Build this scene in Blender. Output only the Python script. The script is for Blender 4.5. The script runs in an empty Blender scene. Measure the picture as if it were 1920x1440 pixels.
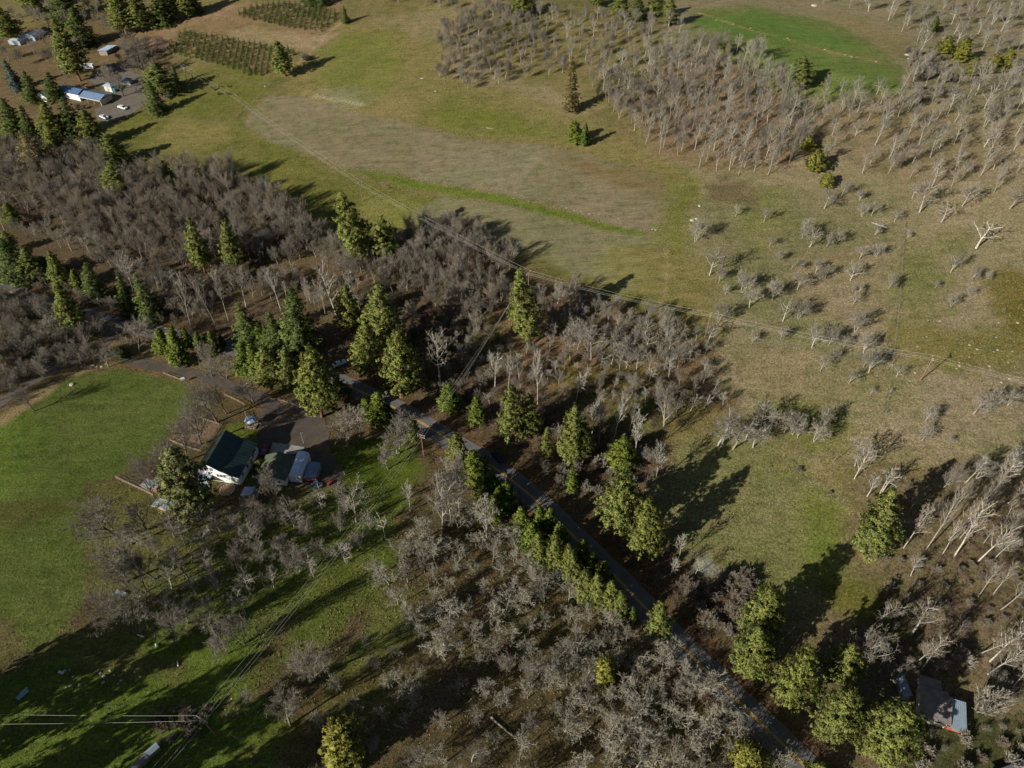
import bpy, math, random
import numpy as np
from mathutils import Vector, Matrix

S = bpy.context.scene
COL = S.collection
R = math.radians

# ------------------------------------------------------------------ camera, sky, sun
PITCH, FPX, CAMH = 44.4, 1300.0, 155.0          # tilt below the horizon, focal length in photo pixels, height over the valley road
cam_d = bpy.data.cameras.new('camera')
cam_d.sensor_width = 36.0
cam_d.lens = 36.0 * FPX / 1920.0
cam_d.clip_start = 1.0
cam_d.clip_end = 9000.0
cam = bpy.data.objects.new('camera', cam_d)
COL.objects.link(cam)
cam.location = (0, 0, CAMH)
cam.rotation_euler = (R(90 - PITCH), 0, 0)
S.camera = cam

SUN_AZ, SUN_EL = 36.0, 25.0                     # heading of the shadows (from +x towards +y) and height of the sun
sd = Vector((math.cos(R(SUN_AZ)) * math.cos(R(SUN_EL)), math.sin(R(SUN_AZ)) * math.cos(R(SUN_EL)), -math.sin(R(SUN_EL))))
w = bpy.data.worlds.new('World')
S.world = w
w.use_nodes = True
nt = w.node_tree
sky = nt.nodes.new('ShaderNodeTexSky')
sky.sky_type = 'NISHITA'
sky.sun_disc = False
sky.sun_elevation = R(SUN_EL)
sky.sun_rotation = math.atan2(-sd.x, -sd.y)
bg = nt.nodes['Background']
bg.inputs['Strength'].default_value = 0.04
nt.links.new(sky.outputs[0], bg.inputs['Color'])
sl = bpy.data.lights.new('sun', 'SUN')
sl.energy = 5.0
sl.angle = R(0.5)
sl.color = (1.0, 0.94, 0.85)
so = bpy.data.objects.new('sun', sl)
COL.objects.link(so)
so.rotation_euler = sd.to_track_quat('-Z', 'Y').to_euler()
so.location = (-200, -150, 300)
S.view_settings.view_transform = 'Standard'
S.view_settings.look = 'None'
S.view_settings.exposure = 0.40
S.view_settings.gamma = 1.0
S.view_settings.use_curve_mapping = False

# ------------------------------------------------------------------ the lie of the land: a valley, the road in its bottom
VA, VB = np.array((-170.0, 230.0)), np.array((60.0, 60.0))
VT = (VB - VA) / np.hypot(*(VB - VA))
VN = np.array((-VT[1], VT[0]))
if VN[1] < 0: VN = -VN
WD, GF, GN = 16.0, 0.14, 0.085

def hgt(x, y):
    x = np.asarray(x, float); y = np.asarray(y, float)
    d = (x - VA[0]) * VN[0] + (y - VA[1]) * VN[1]
    dn = np.clip(d, -110, 260)
    z = GF * WD * np.logaddexp(0, dn / WD) + GN * WD * np.logaddexp(0, -dn / WD)
    z = z + 0.9 * np.sin(x / 31.0 + 0.7) * np.cos(y / 37.0) + 0.5 * np.sin(x / 17.0 - y / 23.0)
    return z

_cp, _sp = math.cos(R(PITCH)), math.sin(R(PITCH))

def at(px, py, up=0.0):
    """photo pixel (1920 x 1440) -> the point of the land seen there"""
    u = (px - 960.0) / FPX; v = (720.0 - py) / FPX
    r = np.array([u, _cp + v * _sp, -_sp + v * _cp])
    ts = np.linspace(20, 1600, 1200)
    z = CAMH + ts * r[2] - hgt(ts * r[0], ts * r[1]) - up
    k = int(np.argmax(z < 0))
    if z[k] >= 0: k = len(ts) - 1
    t = ts[k - 1] + (ts[k] - ts[k - 1]) * z[k - 1] / (z[k - 1] - z[k])
    for _ in range(3):
        zz = CAMH + t * r[2] - float(hgt(t * r[0], t * r[1])) - up
        dz = r[2] - (float(hgt((t + .5) * r[0], (t + .5) * r[1])) - float(hgt(t * r[0], t * r[1]))) / .5
        t -= zz / dz
    return Vector((t * r[0], t * r[1], CAMH + t * r[2]))

def depth(p):
    return p.y * _cp - (p.z - CAMH) * _sp

def mpp(p):
    """metres per photo pixel at a point"""
    return depth(p) / FPX

def rise(b, tx, ty):
    """height over b whose picture comes nearest the photo pixel"""
    hs = np.linspace(0.2, 45, 1500)
    zc = b.y * _cp - (b.z + hs - CAMH) * _sp
    yu = b.y * _sp + (b.z + hs - CAMH) * _cp
    d = (960 + FPX * b.x / zc - tx) ** 2 + (720 - FPX * yu / zc - ty) ** 2
    return float(hs[int(d.argmin())])

def ppoly(pts):
    return np.array([at(*p)[:2] for p in pts])

# ------------------------------------------------------------------ mesh and object helpers
def mesh_np(name, V, F, mat=None, smooth=False):
    """V (n,3); F a list of (k, m) index arrays"""
    me = bpy.data.meshes.new(name)
    V = np.asarray(V, np.float32)
    F = [np.asarray(f, np.int32) for f in F if len(f)]
    me.vertices.add(len(V)); me.vertices.foreach_set('co', V.ravel())
    nl = sum(f.size for f in F); npoly = sum(len(f) for f in F)
    me.loops.add(nl); me.polygons.add(npoly)
    me.loops.foreach_set('vertex_index', np.concatenate([f.ravel() for f in F]))
    tot = np.concatenate([np.full(len(f), f.shape[1], np.int32) for f in F])
    st = np.concatenate([[0], np.cumsum(tot)[:-1]]).astype(np.int32)
    me.polygons.foreach_set('loop_start', st)
    me.polygons.foreach_set('loop_total', tot)
    if smooth: me.polygons.foreach_set('use_smooth', np.ones(npoly, bool))
    me.update(calc_edges=True)
    if mat: me.materials.append(mat)
    return me

class MB:
    """collects boxes, prisms, tubes; build() links ONE mesh object"""
    def __init__(s): s.v = []; s.f = []
    def add(s, vs, fs):
        o = len(s.v); s.v += [tuple(v) for v in vs]; s.f += [tuple(i + o for i in f) for f in fs]; return s
    def box(s, x0, x1, y0, y1, z0, z1):
        return s.add([(x0, y0, z0), (x1, y0, z0), (x1, y1, z0), (x0, y1, z0), (x0, y0, z1), (x1, y0, z1), (x1, y1, z1), (x0, y1, z1)],
                     [(0, 3, 2, 1), (4, 5, 6, 7), (0, 1, 5, 4), (1, 2, 6, 5), (2, 3, 7, 6), (3, 0, 4, 7)])
    def hexa(s, lo, hi):
        return s.add(list(lo) + list(hi), [(3, 2, 1, 0), (4, 5, 6, 7), (0, 1, 5, 4), (1, 2, 6, 5), (2, 3, 7, 6), (3, 0, 4, 7)])
    def prism(s, prof, y0, y1):
        """a profile in x,z pushed along y"""
        n = len(prof)
        return s.add([(x, y0, z) for x, z in prof] + [(x, y1, z) for x, z in prof],
                     [tuple(range(n)), tuple(range(2 * n - 1, n - 1, -1))] + [(i, i + n, (i + 1) % n + n, (i + 1) % n) for i in range(n)])
    def side(s, prof, x0, x1):
        """a profile in y,z pushed along x"""
        n = len(prof)
        return s.add([(x0, y, z) for y, z in prof] + [(x1, y, z) for y, z in prof],
                     [tuple(range(n - 1, -1, -1)), tuple(range(n, 2 * n))] + [(i, (i + 1) % n, (i + 1) % n + n, i + n) for i in range(n)])
    def tube(s, p, q, r0, r1=None, n=8):
        p, q = Vector(p), Vector(q); r1 = r0 if r1 is None else r1
        d = (q - p).normalized(); a = d.orthogonal().normalized(); b = d.cross(a)
        vs = [];
        for c, r in ((p, r0), (q, r1)):
            for i in range(n):
                t = 2 * math.pi * i / n
                vs.append(c + a * (r * math.cos(t)) + b * (r * math.sin(t)))
        return s.add(vs, [(i, (i + 1) % n, (i + 1) % n + n, i + n) for i in range(n)] + [tuple(range(n - 1, -1, -1)), tuple(range(n, 2 * n))])
    def ring(s, c, R0, r, n=20, m=5):
        vs = [];fs = []
        for i in range(n):
            t = 2 * math.pi * i / n
            for j in range(m):
                u = 2 * math.pi * j / m
                vs.append((c[0] + (R0 + r * math.cos(u)) * math.cos(t), c[1] + (R0 + r * math.cos(u)) * math.sin(t), c[2] + r * math.sin(u)))
        for i in range(n):
            for j in range(m):
                fs.append((i * m + j, ((i + 1) % n) * m + j, ((i + 1) % n) * m + (j + 1) % m, i * m + (j + 1) % m))
        return s.add(vs, fs)
    def build(s, name, mat, parent=None, bevel=0, smooth=False):
        me = bpy.data.meshes.new(name); me.from_pydata(s.v, [], s.f); me.update()
        if smooth: me.polygons.foreach_set('use_smooth', np.ones(len(me.polygons), bool))
        me.materials.append(mat)
        o = bpy.data.objects.new(name, me); COL.objects.link(o)
        if parent: o.parent = parent
        if bevel:
            b = o.modifiers.new('bevel', 'BEVEL'); b.width = bevel; b.segments = 2
        return o

def tag(o, label=None, cat=None, group=None, kind=None):
    if label: o['label'] = label
    if cat: o['category'] = cat
    if group: o['group'] = group
    if kind: o['kind'] = kind
    return o

def thing(name, loc, rz, label, cat, group=None):
    o = bpy.data.objects.new(name, None); COL.objects.link(o)
    o.empty_display_size = 0.5
    o.location = loc; o.rotation_euler = (0, 0, rz)
    return tag(o, label, cat, group)

def inst(name, me, parent, mat=None):
    o = bpy.data.objects.new(name, me); COL.objects.link(o); o.parent = parent
    return o

# ------------------------------------------------------------------ materials
def lin(c):
    """sRGB 0-255 -> linear"""
    c = np.asarray(c, float) / 255.0
    return np.where(c <= 0.04045, c / 12.92, ((c + 0.055) / 1.055) ** 2.4)

KL = 0.78                                        # how bright a white sheet lies in this sun: photo colour / KL = the thing's own colour
def alb(*c): return tuple(lin(c) / KL)

def new_mat(name):
    m = bpy.data.materials.new(name); m.use_nodes = True
    return m, m.node_tree, m.node_tree.nodes['Principled BSDF']

def nd(t, typ, **kw):
    n = t.nodes.new(typ)
    for k, v in kw.items(): setattr(n, k, v)
    return n

def mth(t, op, a, b=None, c=None):
    n = nd(t, 'ShaderNodeMath', operation=op)
    for i, v in enumerate((a, b, c)):
        if v is None: continue
        if isinstance(v, (int, float)): n.inputs[i].default_value = v
        else: t.links.new(v, n.inputs[i])
    return n.outputs[0]

def noise(t, scale, detail=4, rough=0.6, vec=None, dist=0.0):
    n = nd(t, 'ShaderNodeTexNoise'); n.inputs['Scale'].default_value = scale; n.inputs['Detail'].default_value = detail
    n.inputs['Roughness'].default_value = rough; n.inputs['Distortion'].default_value = dist
    if vec is not None: t.links.new(vec, n.inputs['Vector'])
    return n.outputs['Fac']

def rng_map(t, v, a, b, c, d):
    n = nd(t, 'ShaderNodeMapRange'); n.inputs[1].default_value = a; n.inputs[2].default_value = b
    n.inputs[3].default_value = c; n.inputs[4].default_value = d
    t.links.new(v, n.inputs[0]); return n.outputs[0]

def mixc(t, f, a, b, blend='MIX'):
    n = nd(t, 'ShaderNodeMix', data_type='RGBA', blend_type=blend)
    for i, v in ((0, f), (6, a), (7, b)):
        if isinstance(v, (int, float)): n.inputs[i].default_value = v
        elif isinstance(v, tuple): n.inputs[i].default_value = (*v[:3], 1)
        else: t.links.new(v, n.inputs[i])
    return n.outputs[2]

def plain(name, col, rough=0.7, metal=0.0, var=0.25, scale=1.5, bump=0.0, streak=None):
    """a surface with worn, mottled colour"""
    m, t, p = new_mat(name)
    tc = nd(t, 'ShaderNodeTexCoord').outputs['Object']
    if streak:
        mp = nd(t, 'ShaderNodeMapping'); mp.inputs['Scale'].default_value = streak; t.links.new(tc, mp.inputs[0]); tc = mp.outputs[0]
    a = noise(t, scale, 6, 0.65, tc)
    c = mixc(t, rng_map(t, a, .3, .7, 0, 1), tuple(x * (1 - var) for x in col), tuple(min(1, x * (1 + var)) for x in col))
    t.links.new(c, p.inputs['Base Color'])
    p.inputs['Roughness'].default_value = rough; p.inputs['Metallic'].default_value = metal
    if bump:
        b = nd(t, 'ShaderNodeBump'); b.inputs['Strength'].default_value = bump; b.inputs['Distance'].default_value = 0.05
        t.links.new(noise(t, scale * 6, 4, .6, tc), b.inputs['Height']); t.links.new(b.outputs[0], p.inputs['Normal'])
    return m

def bark(name, c0, c1, scale=3.0, obj_var=0.25):
    m, t, p = new_mat(name)
    tc = nd(t, 'ShaderNodeTexCoord').outputs['Object']
    a = noise(t, scale, 5, .7, tc)
    c = mixc(t, rng_map(t, a, .38, .62, 0, 1), c0, c1)
    oi = nd(t, 'ShaderNodeObjectInfo').outputs['Random']
    c = mixc(t, 1.0, c, mixc(t, oi, (1 - obj_var, 1 - obj_var, 1 - obj_var), (1 + obj_var, 1 + obj_var * .95, 1 + obj_var * .9)), 'MULTIPLY')
    t.links.new(c, p.inputs['Base Color']); p.inputs['Roughness'].default_value = .9
    p.inputs['Specular IOR Level'].default_value = .15
    return m

def leafmat(name, c0, c1, c2, trans=0.25):
    """needle sprays: every spray its own tone, every tree a little different"""
    m, t, p = new_mat(name)
    ri = nd(t, 'ShaderNodeNewGeometry').outputs['Random Per Island']
    oi = nd(t, 'ShaderNodeObjectInfo').outputs['Random']
    c = mixc(t, ri, c0, c1)
    c = mixc(t, mth(t, 'MULTIPLY', oi, .55), c, c2)
    pos = nd(t, 'ShaderNodeTexCoord').outputs['Object']
    c = mixc(t, 1.0, c, mixc(t, rng_map(t, noise(t, .9, 2, .5, pos), .35, .65, 0, 1), (.58, .62, .64), (1.3, 1.26, 1.1)), 'MULTIPLY')
    t.links.new(c, p.inputs['Base Color']); p.inputs['Roughness'].default_value = .75
    p.inputs['Specular IOR Level'].default_value = .2
    tr = nd(t, 'ShaderNodeBsdfTranslucent'); t.links.new(c, tr.inputs['Color'])
    mx = nd(t, 'ShaderNodeMixShader'); mx.inputs[0].default_value = trans
    t.links.new(p.outputs[0], mx.inputs[1]); t.links.new(tr.outputs[0], mx.inputs[2])
    t.links.new(mx.outputs[0], t.nodes['Material Output'].inputs['Surface'])
    return m

M = {}
M['asphalt'] = None
M['bark_pine'] = bark('pine bark', (.24, .11, .06), (.12, .07, .045))
M['bark_dark'] = bark('dark bark', (.10, .09, .072), (.18, .16, .13))
M['bark_grey'] = bark('grey bark', (.20, .185, .15), (.34, .315, .26))
M['bark_mid'] = bark('weathered grey bark', (.25, .235, .195), (.44, .415, .35))
M['bark_pale'] = bark('pale lichened bark', (.28, .268, .225), (.50, .48, .41))
M['bark_white'] = bark('white cottonwood bark', (.26, .24, .20), (.50, .465, .40))
M['twig_grey'] = bark('grey twigs', (.17, .152, .122), (.29, .26, .21), 1.0)
M['twig_mid'] = bark('weathered grey twigs', (.19, .174, .138), (.31, .285, .228), 1.0)
M['twig_brown'] = bark('brown twigs', (.17, .145, .108), (.275, .236, .178), 1.0)
M['twig_pale'] = bark('pale twigs', (.24, .22, .18), (.40, .37, .30), 1.0)
M['twig_lichen'] = bark('lichened twigs', (.17, .16, .12), (.41, .385, .30), 2.0)
M['twig_cotton'] = bark('cottonwood twigs', (.20, .175, .13), (.33, .29, .22), 1.0)
M['bramble'] = bark('bramble canes', (.11, .08, .055), (.21, .15, .105), 1.0)
M['needle_pine'] = leafmat('pine needles', (.14, .18, .045), (.33, .35, .11), (.27, .30, .07), .35)
M['needle_young'] = leafmat('young pine needles', (.06, .105, .02), (.21, .27, .055), (.26, .28, .045), .25)
M['needle_grey'] = leafmat('grey green pine needles', (.12, .145, .055), (.27, .285, .125), (.22, .24, .09), .3)
M['needle_fir'] = leafmat('fir needles', (.08, .125, .038), (.19, .24, .075), (.20, .235, .06), .3)
M['needle_blue'] = leafmat('blue spruce needles', (.06, .10, .10), (.15, .20, .19), (.12, .15, .12), .3)
M['needle_rust'] = leafmat('rusty needles', (.16, .115, .05), (.29, .22, .095), (.24, .20, .085), .3)
M['needle_olive'] = leafmat('olive needles', (.17, .175, .035), (.36, .345, .085), (.32, .315, .07), .35)
M['tiny_fir'] = leafmat('seedling needles', (.06, .11, .025), (.15, .22, .055), (.13, .19, .045), .3)
# ------------------------------------------------------------------ the ground: one sheet, its colours by kind of cover
rs = np.random.RandomState(7)
_lat = rs.rand(256, 256)
def vnoise(x, y, s):
    x = np.asarray(x) / s; y = np.asarray(y) / s
    xi = np.floor(x).astype(int); yi = np.floor(y).astype(int)
    fx = x - xi; fy = y - yi; fx = fx * fx * (3 - 2 * fx); fy = fy * fy * (3 - 2 * fy)
    g = lambda a, b: _lat[a & 255, b & 255]
    return ((g(xi, yi) * (1 - fx) + g(xi + 1, yi) * fx) * (1 - fy) + (g(xi, yi + 1) * (1 - fx) + g(xi + 1, yi + 1) * fx) * fy) * 2 - 1
def fbm(x, y, s):
    return vnoise(x, y, s) * .55 + vnoise(x + 91, y + 17, s * .47) * .3 + vnoise(x - 37, y + 55, s * .21) * .15

def sdist(P, X, Y):
    """distance to a polygon's outline, positive inside"""
    d = np.full(X.shape, 1e9); ins = np.zeros(X.shape, bool); n = len(P)
    for i in range(n):
        a, b = P[i], P[(i + 1) % n]; e = b - a
        t = np.clip(((X - a[0]) * e[0] + (Y - a[1]) * e[1]) / max(e @ e, 1e-9), 0, 1)
        d = np.minimum(d, np.hypot(X - a[0] - t * e[0], Y - a[1] - t * e[1]))
        c = ((a[1] <= Y) != (b[1] <= Y))
        with np.errstate(divide='ignore', invalid='ignore'):
            xx = a[0] + (Y - a[1]) * e[0] / np.where(e[1] == 0, 1e-9, e[1])
        ins ^= c & (X < xx)
    return np.where(ins, d, -d)

def ldist(P, X, Y):
    d = np.full(X.shape, 1e9)
    for a, b in zip(P[:-1], P[1:]):
        e = b - a; t = np.clip(((X - a[0]) * e[0] + (Y - a[1]) * e[1]) / max(e @ e, 1e-9), 0, 1)
        d = np.minimum(d, np.hypot(X - a[0] - t * e[0], Y - a[1] - t * e[1]))
    return d

def spline(P, step):
    """Catmull-Rom through 2-D points, resampled"""
    P = [np.array(p, float) for p in P]; P = [2 * P[0] - P[1]] + P + [2 * P[-1] - P[-2]]
    out = []
    for i in range(1, len(P) - 2):
        n = max(2, int(np.hypot(*(P[i + 1] - P[i])) / step))
        for k in range(n):
            t = k / n
            out.append(.5 * (2 * P[i] + (P[i + 1] - P[i - 1]) * t + (2 * P[i - 1] - 5 * P[i] + 4 * P[i + 1] - P[i + 2]) * t * t + (3 * P[i] - P[i - 1] - 3 * P[i + 1] + P[i + 2]) * t ** 3))
    out.append(P[-2]); return np.array(out)

ROAD_PX = [(-190, 500), (-60, 528), (20, 548), (100, 572), (190, 600), (300, 624), (400, 645), (520, 676), (640, 718), (760, 776), (850, 830), (930, 880), (1000, 934), (1080, 1010), (1165, 1093), (1240, 1172), (1320, 1254), (1420, 1350), (1510, 1438), (1620, 1560)]
ROAD = spline(ppoly(ROAD_PX), 2.0)
DRIVE = spline(ppoly([(60, 690), (140, 668), (205, 660), (260, 680), (330, 693), (400, 712), (450, 733), (500, 752), (540, 790)]), 1.5)
LANE = spline(ppoly([(-60, 795), (-10, 765), (40, 728), (90, 700), (150, 672), (200, 640), (215, 615), (195, 600)]), 1.5)

# cover patches, photo pixels -> sunlit photo colour, softness and raggedness in metres
PATCH = [
 # hillside on the right: dry grass, olive in places
 ([(1250,-40),(2100,-40),(2100,900),(1500,860),(1340,760),(1290,640),(1270,420),(1290,330),(1200,280)], (117,107,82), 8, 10),
 ([(1290,380),(1480,350),(1680,380),(1660,560),(1540,700),(1400,720),(1320,560)], (104,99,70), 8, 14),
 ([(1680,470),(1800,440),(1760,640),(1690,690)], (101,98,62), 6, 8),
 ([(1860,500),(2000,520),(2000,690),(1880,640),(1850,560)], (92,84,42), 4, 6),
 ([(1680,600),(1950,640),(1950,700),(1760,690),(1690,680)], (98,92,52), 4, 6),
 ([(1390,360),(1480,350),(1500,420),(1420,480),(1380,440)], (100,98,60), 4, 6),
 ([(1400,730),(1560,720),(1600,850),(1480,860)], (95,93,52), 5, 8),
 ([(1320,640),(1700,670),(1690,760),(1500,740),(1350,700)], (113,103,76), 5, 6),
 # meadow up the middle
 ([(640,40),(880,10),(1000,160),(1120,240),(1290,310),(1300,360),(1200,320),(900,255),(640,215),(560,175),(540,120),(600,90)], (106,98,60), 6, 8),
 ([(700,25),(900,10),(880,90),(760,70)], (116,104,76), 8, 12),
 ([(840,80),(1000,150),(1120,200),(1080,215),(960,170),(850,150)], (115,104,76), 5, 8),
 ([(600,170),(690,160),(700,186),(640,196)], (112,108,82), 4, 9),
 ([(630,60),(760,60),(720,180),(600,150)], (96,97,48), 7, 8),
 ([(830,170),(1010,230),(1060,260),(900,250),(800,230)], (94,95,44), 6, 8),
 # seedling beds top left
 ([(330,60),(420,25),(620,8),(640,30),(600,70),(545,105),(520,125),(500,145),(400,110),(310,95)], (110,92,66), 3, 3),
 ([(420,60),(470,47),(600,68),(640,58),(605,86),(560,99),(520,88),(440,73)], (122,106,80), 1.5, 1.5),
 ([(250,70),(400,15),(640,-5),(640,12),(440,22),(330,62),(260,90)], (118,98,74), 4, 4),
 # grass by the far farm, and the strip down to the woods
 ([(230,200),(330,140),(420,115),(540,150),(500,175),(450,215),(470,245),(640,330),(840,375),(800,440),(640,430),(560,400),(460,360),(330,300),(240,285),(190,250)], (88,87,42), 4, 4),
 ([(330,225),(430,225),(440,260),(330,290),(260,280)], (102,96,55), 4, 4),
 ([(680,370),(760,360),(830,400),(760,440),(680,430)], (100,98,52), 4, 4),
 ([(270,60),(330,70),(300,110),(250,110)], (112,86,62), 3, 3),
 ([(0,60),(200,20),(330,120),(300,200),(180,230),(0,280),(-80,200)], (92,78,55), 6, 6),
 # stubble fields
 ([(455,232),(500,180),(560,178),(700,218),(900,262),(1000,270),(1100,290),(1230,325),(1260,365),(1235,425),(1200,440),(1080,398),(900,352),(740,325),(640,312),(520,270)], (106,98,75), .6, 1.2),
 ([(760,330),(960,285),(1010,300),(1000,360),(880,340)], (106,101,78), 6, 8),
 ([(1020,290),(1200,320),(1255,370),(1150,350)], (104,90,62), 4, 5),
 ([(770,395),(830,370),(960,385),(1080,415),(1230,445),(1260,500),(1240,560),(1120,545),(1000,500),(880,450),(800,430)], (103,98,72), .8, 1.6),
 ([(1150,450),(1235,465),(1235,535),(1150,545),(1130,500)], (102,99,60), 5, 8),
 ([(1140,180),(1300,95),(1420,120),(1480,180),(1500,290),(1440,325),(1330,315),(1230,280)], (108,92,68), 5, 8),
 ([(1230,120),(1330,180),(1420,200),(1380,260),(1280,230)], (112,97,75), 4, 8),
 ([(1500,190),(1700,190),(1900,240),(1900,330),(1700,340),(1540,300)], (110,98,74), 8, 12),
 ([(1310,335),(1400,340),(1420,390),(1340,380)], (96,84,62), 3, 6),
 ([(1490,480),(1680,470),(1640,600),(1520,600)], (115,104,79), 5, 9),
 ([(1285,1035),(1330,1045),(1362,1090),(1325,1115),(1292,1090)], (108,109,100), 2, 5),
 # green strips
 ([(640,316),(740,330),(900,358),(1060,398),(1210,436),(1205,444),(1060,412),(900,372),(740,345)], (82,92,34), 1.2, 1.5),
 ([(1262,335),(1305,330),(1295,480),(1255,480),(1250,430)], (96,95,48), 5, 5),
 ([(1190,470),(1330,480),(1340,640),(1200,580)], (106,97,60), 5, 6),
 ([(960,470),(1100,530),(1260,570),(1330,620),(1300,640),(1100,560),(960,510)], (88,86,36), 4, 5),
 # bright green field top right
 ([(1270,70),(1310,20),(1420,10),(1560,40),(1660,80),(1700,110),(1695,170),(1600,190),(1480,180),(1400,130)], (96,102,56), 4, 6),
 ([(1290,40),(1420,20),(1560,60),(1620,90),(1610,100),(1480,85),(1390,70)], (84,103,48), 4, 5),
 ([(1390,80),(1520,95),(1660,130),(1690,165),(1600,175),(1480,140)], (88,102,50), 4, 5),
 ([(1500,10),(1640,40),(1710,80),(1690,120),(1600,60)], (117,106,76), 4, 4),
 # floor of the woods
 ([(-100,270),(120,270),(220,350),(440,340),(580,420),(600,480),(760,440),(880,420),(960,480),(1080,540),(1330,640),(1370,760),(1240,800),(1290,880),(1250,960),(1290,1060),(1420,1180),(1450,1330),(1560,1500),(1500,1500),(1280,1220),(1000,930),(780,780),(560,680),(300,620),(0,540),(-150,500)], (82,69,51), 4, 6),
 ([(900,560),(1050,540),(1330,650),(1290,740),(1150,780),(960,720)], (96,79,57), 5, 6),
 ([(1000,700),(1200,680),(1340,760),(1320,830),(1150,820)], (92,82,46), 4, 6),
 # meadow inside the bend, and the thicket slope right of it
 ([(1250,850),(1380,800),(1560,930),(1610,1040),(1560,1110),(1420,1110),(1300,1050),(1230,950)], (97,95,60), 4, 5),
 ([(1500,930),(1590,960),(1600,1080),(1500,1090)], (88,94,42), 4, 5),
 ([(1600,880),(1760,870),(2000,900),(2000,1500),(1500,1500),(1480,1180),(1620,1110)], (96,84,63), 5, 6),
 ([(1560,1090),(1660,1090),(1720,1160),(1640,1180),(1560,1150)], (84,82,38), 4, 5),
 ([(1700,1340),(2000,1320),(2000,1500),(1650,1500)], (70,68,44), 3, 4),  # scrub, its tone lowered to carry the wide pine's shadow
 ([(1040,740),(1200,720),(1300,800),(1180,830)], (90,86,50), 5, 8),
 ([(880,600),(960,640),(940,690),(860,660)], (90,82,48), 3, 5),
 # lower left: lawns and litter
 ([(-200,560),(60,640),(220,690),(420,730),(640,720),(800,830),(1000,980),(1240,1230),(1480,1480),(-300,1600),(-300,700)], (80,69,47), 5, 4),
 ([(180,905),(420,880),(660,900),(760,900),(720,1010),(520,1190),(260,1200),(160,1100)], (86,86,46), 4, 4),
 ([(440,1000),(620,940),(760,940),(720,1040),(560,1150),(420,1180),(300,1160)], (80,88,38), 3, 6),
 ([(620,1060),(760,1020),(720,1110),(600,1230),(420,1330),(500,1250)], (78,86,34), 3, 4),
 ([(700,1130),(760,1100),(810,1170),(660,1330),(590,1350)], (82,85,42), 3, 6),
 ([(640,1330),(760,1250),(820,1280),(720,1390)], (84,78,44), 3, 6),
 ([(900,1180),(1000,1160),(1040,1230),(940,1260)], (84,76,46), 3, 6),
 ([(-300,760),(0,770),(120,705),(240,690),(340,715),(372,745),(330,800),(290,840),(230,890),(160,905),(150,960),(165,1060),(150,1130),(100,1200),(-300,1330)], (77,86,39), 1.5, 1.5),
 ([(-200,780),(60,790),(40,900),(-20,960),(-200,960)], (86,101,41), 7, 6),
 ([(-200,960),(140,935),(150,950),(60,985),(-200,1010)], (76,76,38), 2.5, 3),
 ([(-60,1150),(20,1160),(30,1230),(-60,1260)], (90,84,50), 2, 3),
 ([(-300,1330),(0,1270),(120,1210),(300,1190),(460,1170),(520,1190),(480,1260),(420,1330),(520,1330),(560,1360),(470,1500),(-300,1600)], (78,92,34), 2.5, 3),
 ([(230,900),(330,880),(340,930),(420,910),(480,910),(560,930),(330,980)], (86,74,48), 1.5, 2),
 ([(120,1190),(160,1180),(350,1250),(340,1280),(130,1270)], (84,84,44), 2, 4),
 ([(430,795),(480,790),(485,830),(430,820),(400,860),(370,880),(400,830)], (86,92,36), 1, 1),
 ([(612,840),(760,800),(800,880),(720,960),(640,900)], (70,80,26), 2, 2),
 # bank beside the lane
 ([(-200,860),(0,780),(60,735),(130,700),(180,690),(120,712),(70,755),(0,800),(-200,880)], (128,112,80), 1.2, 1),
 ([(325,800),(352,780),(412,798),(378,838),(318,828)], (112,92,74), .8, .5),
]
GRID = {}
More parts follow.
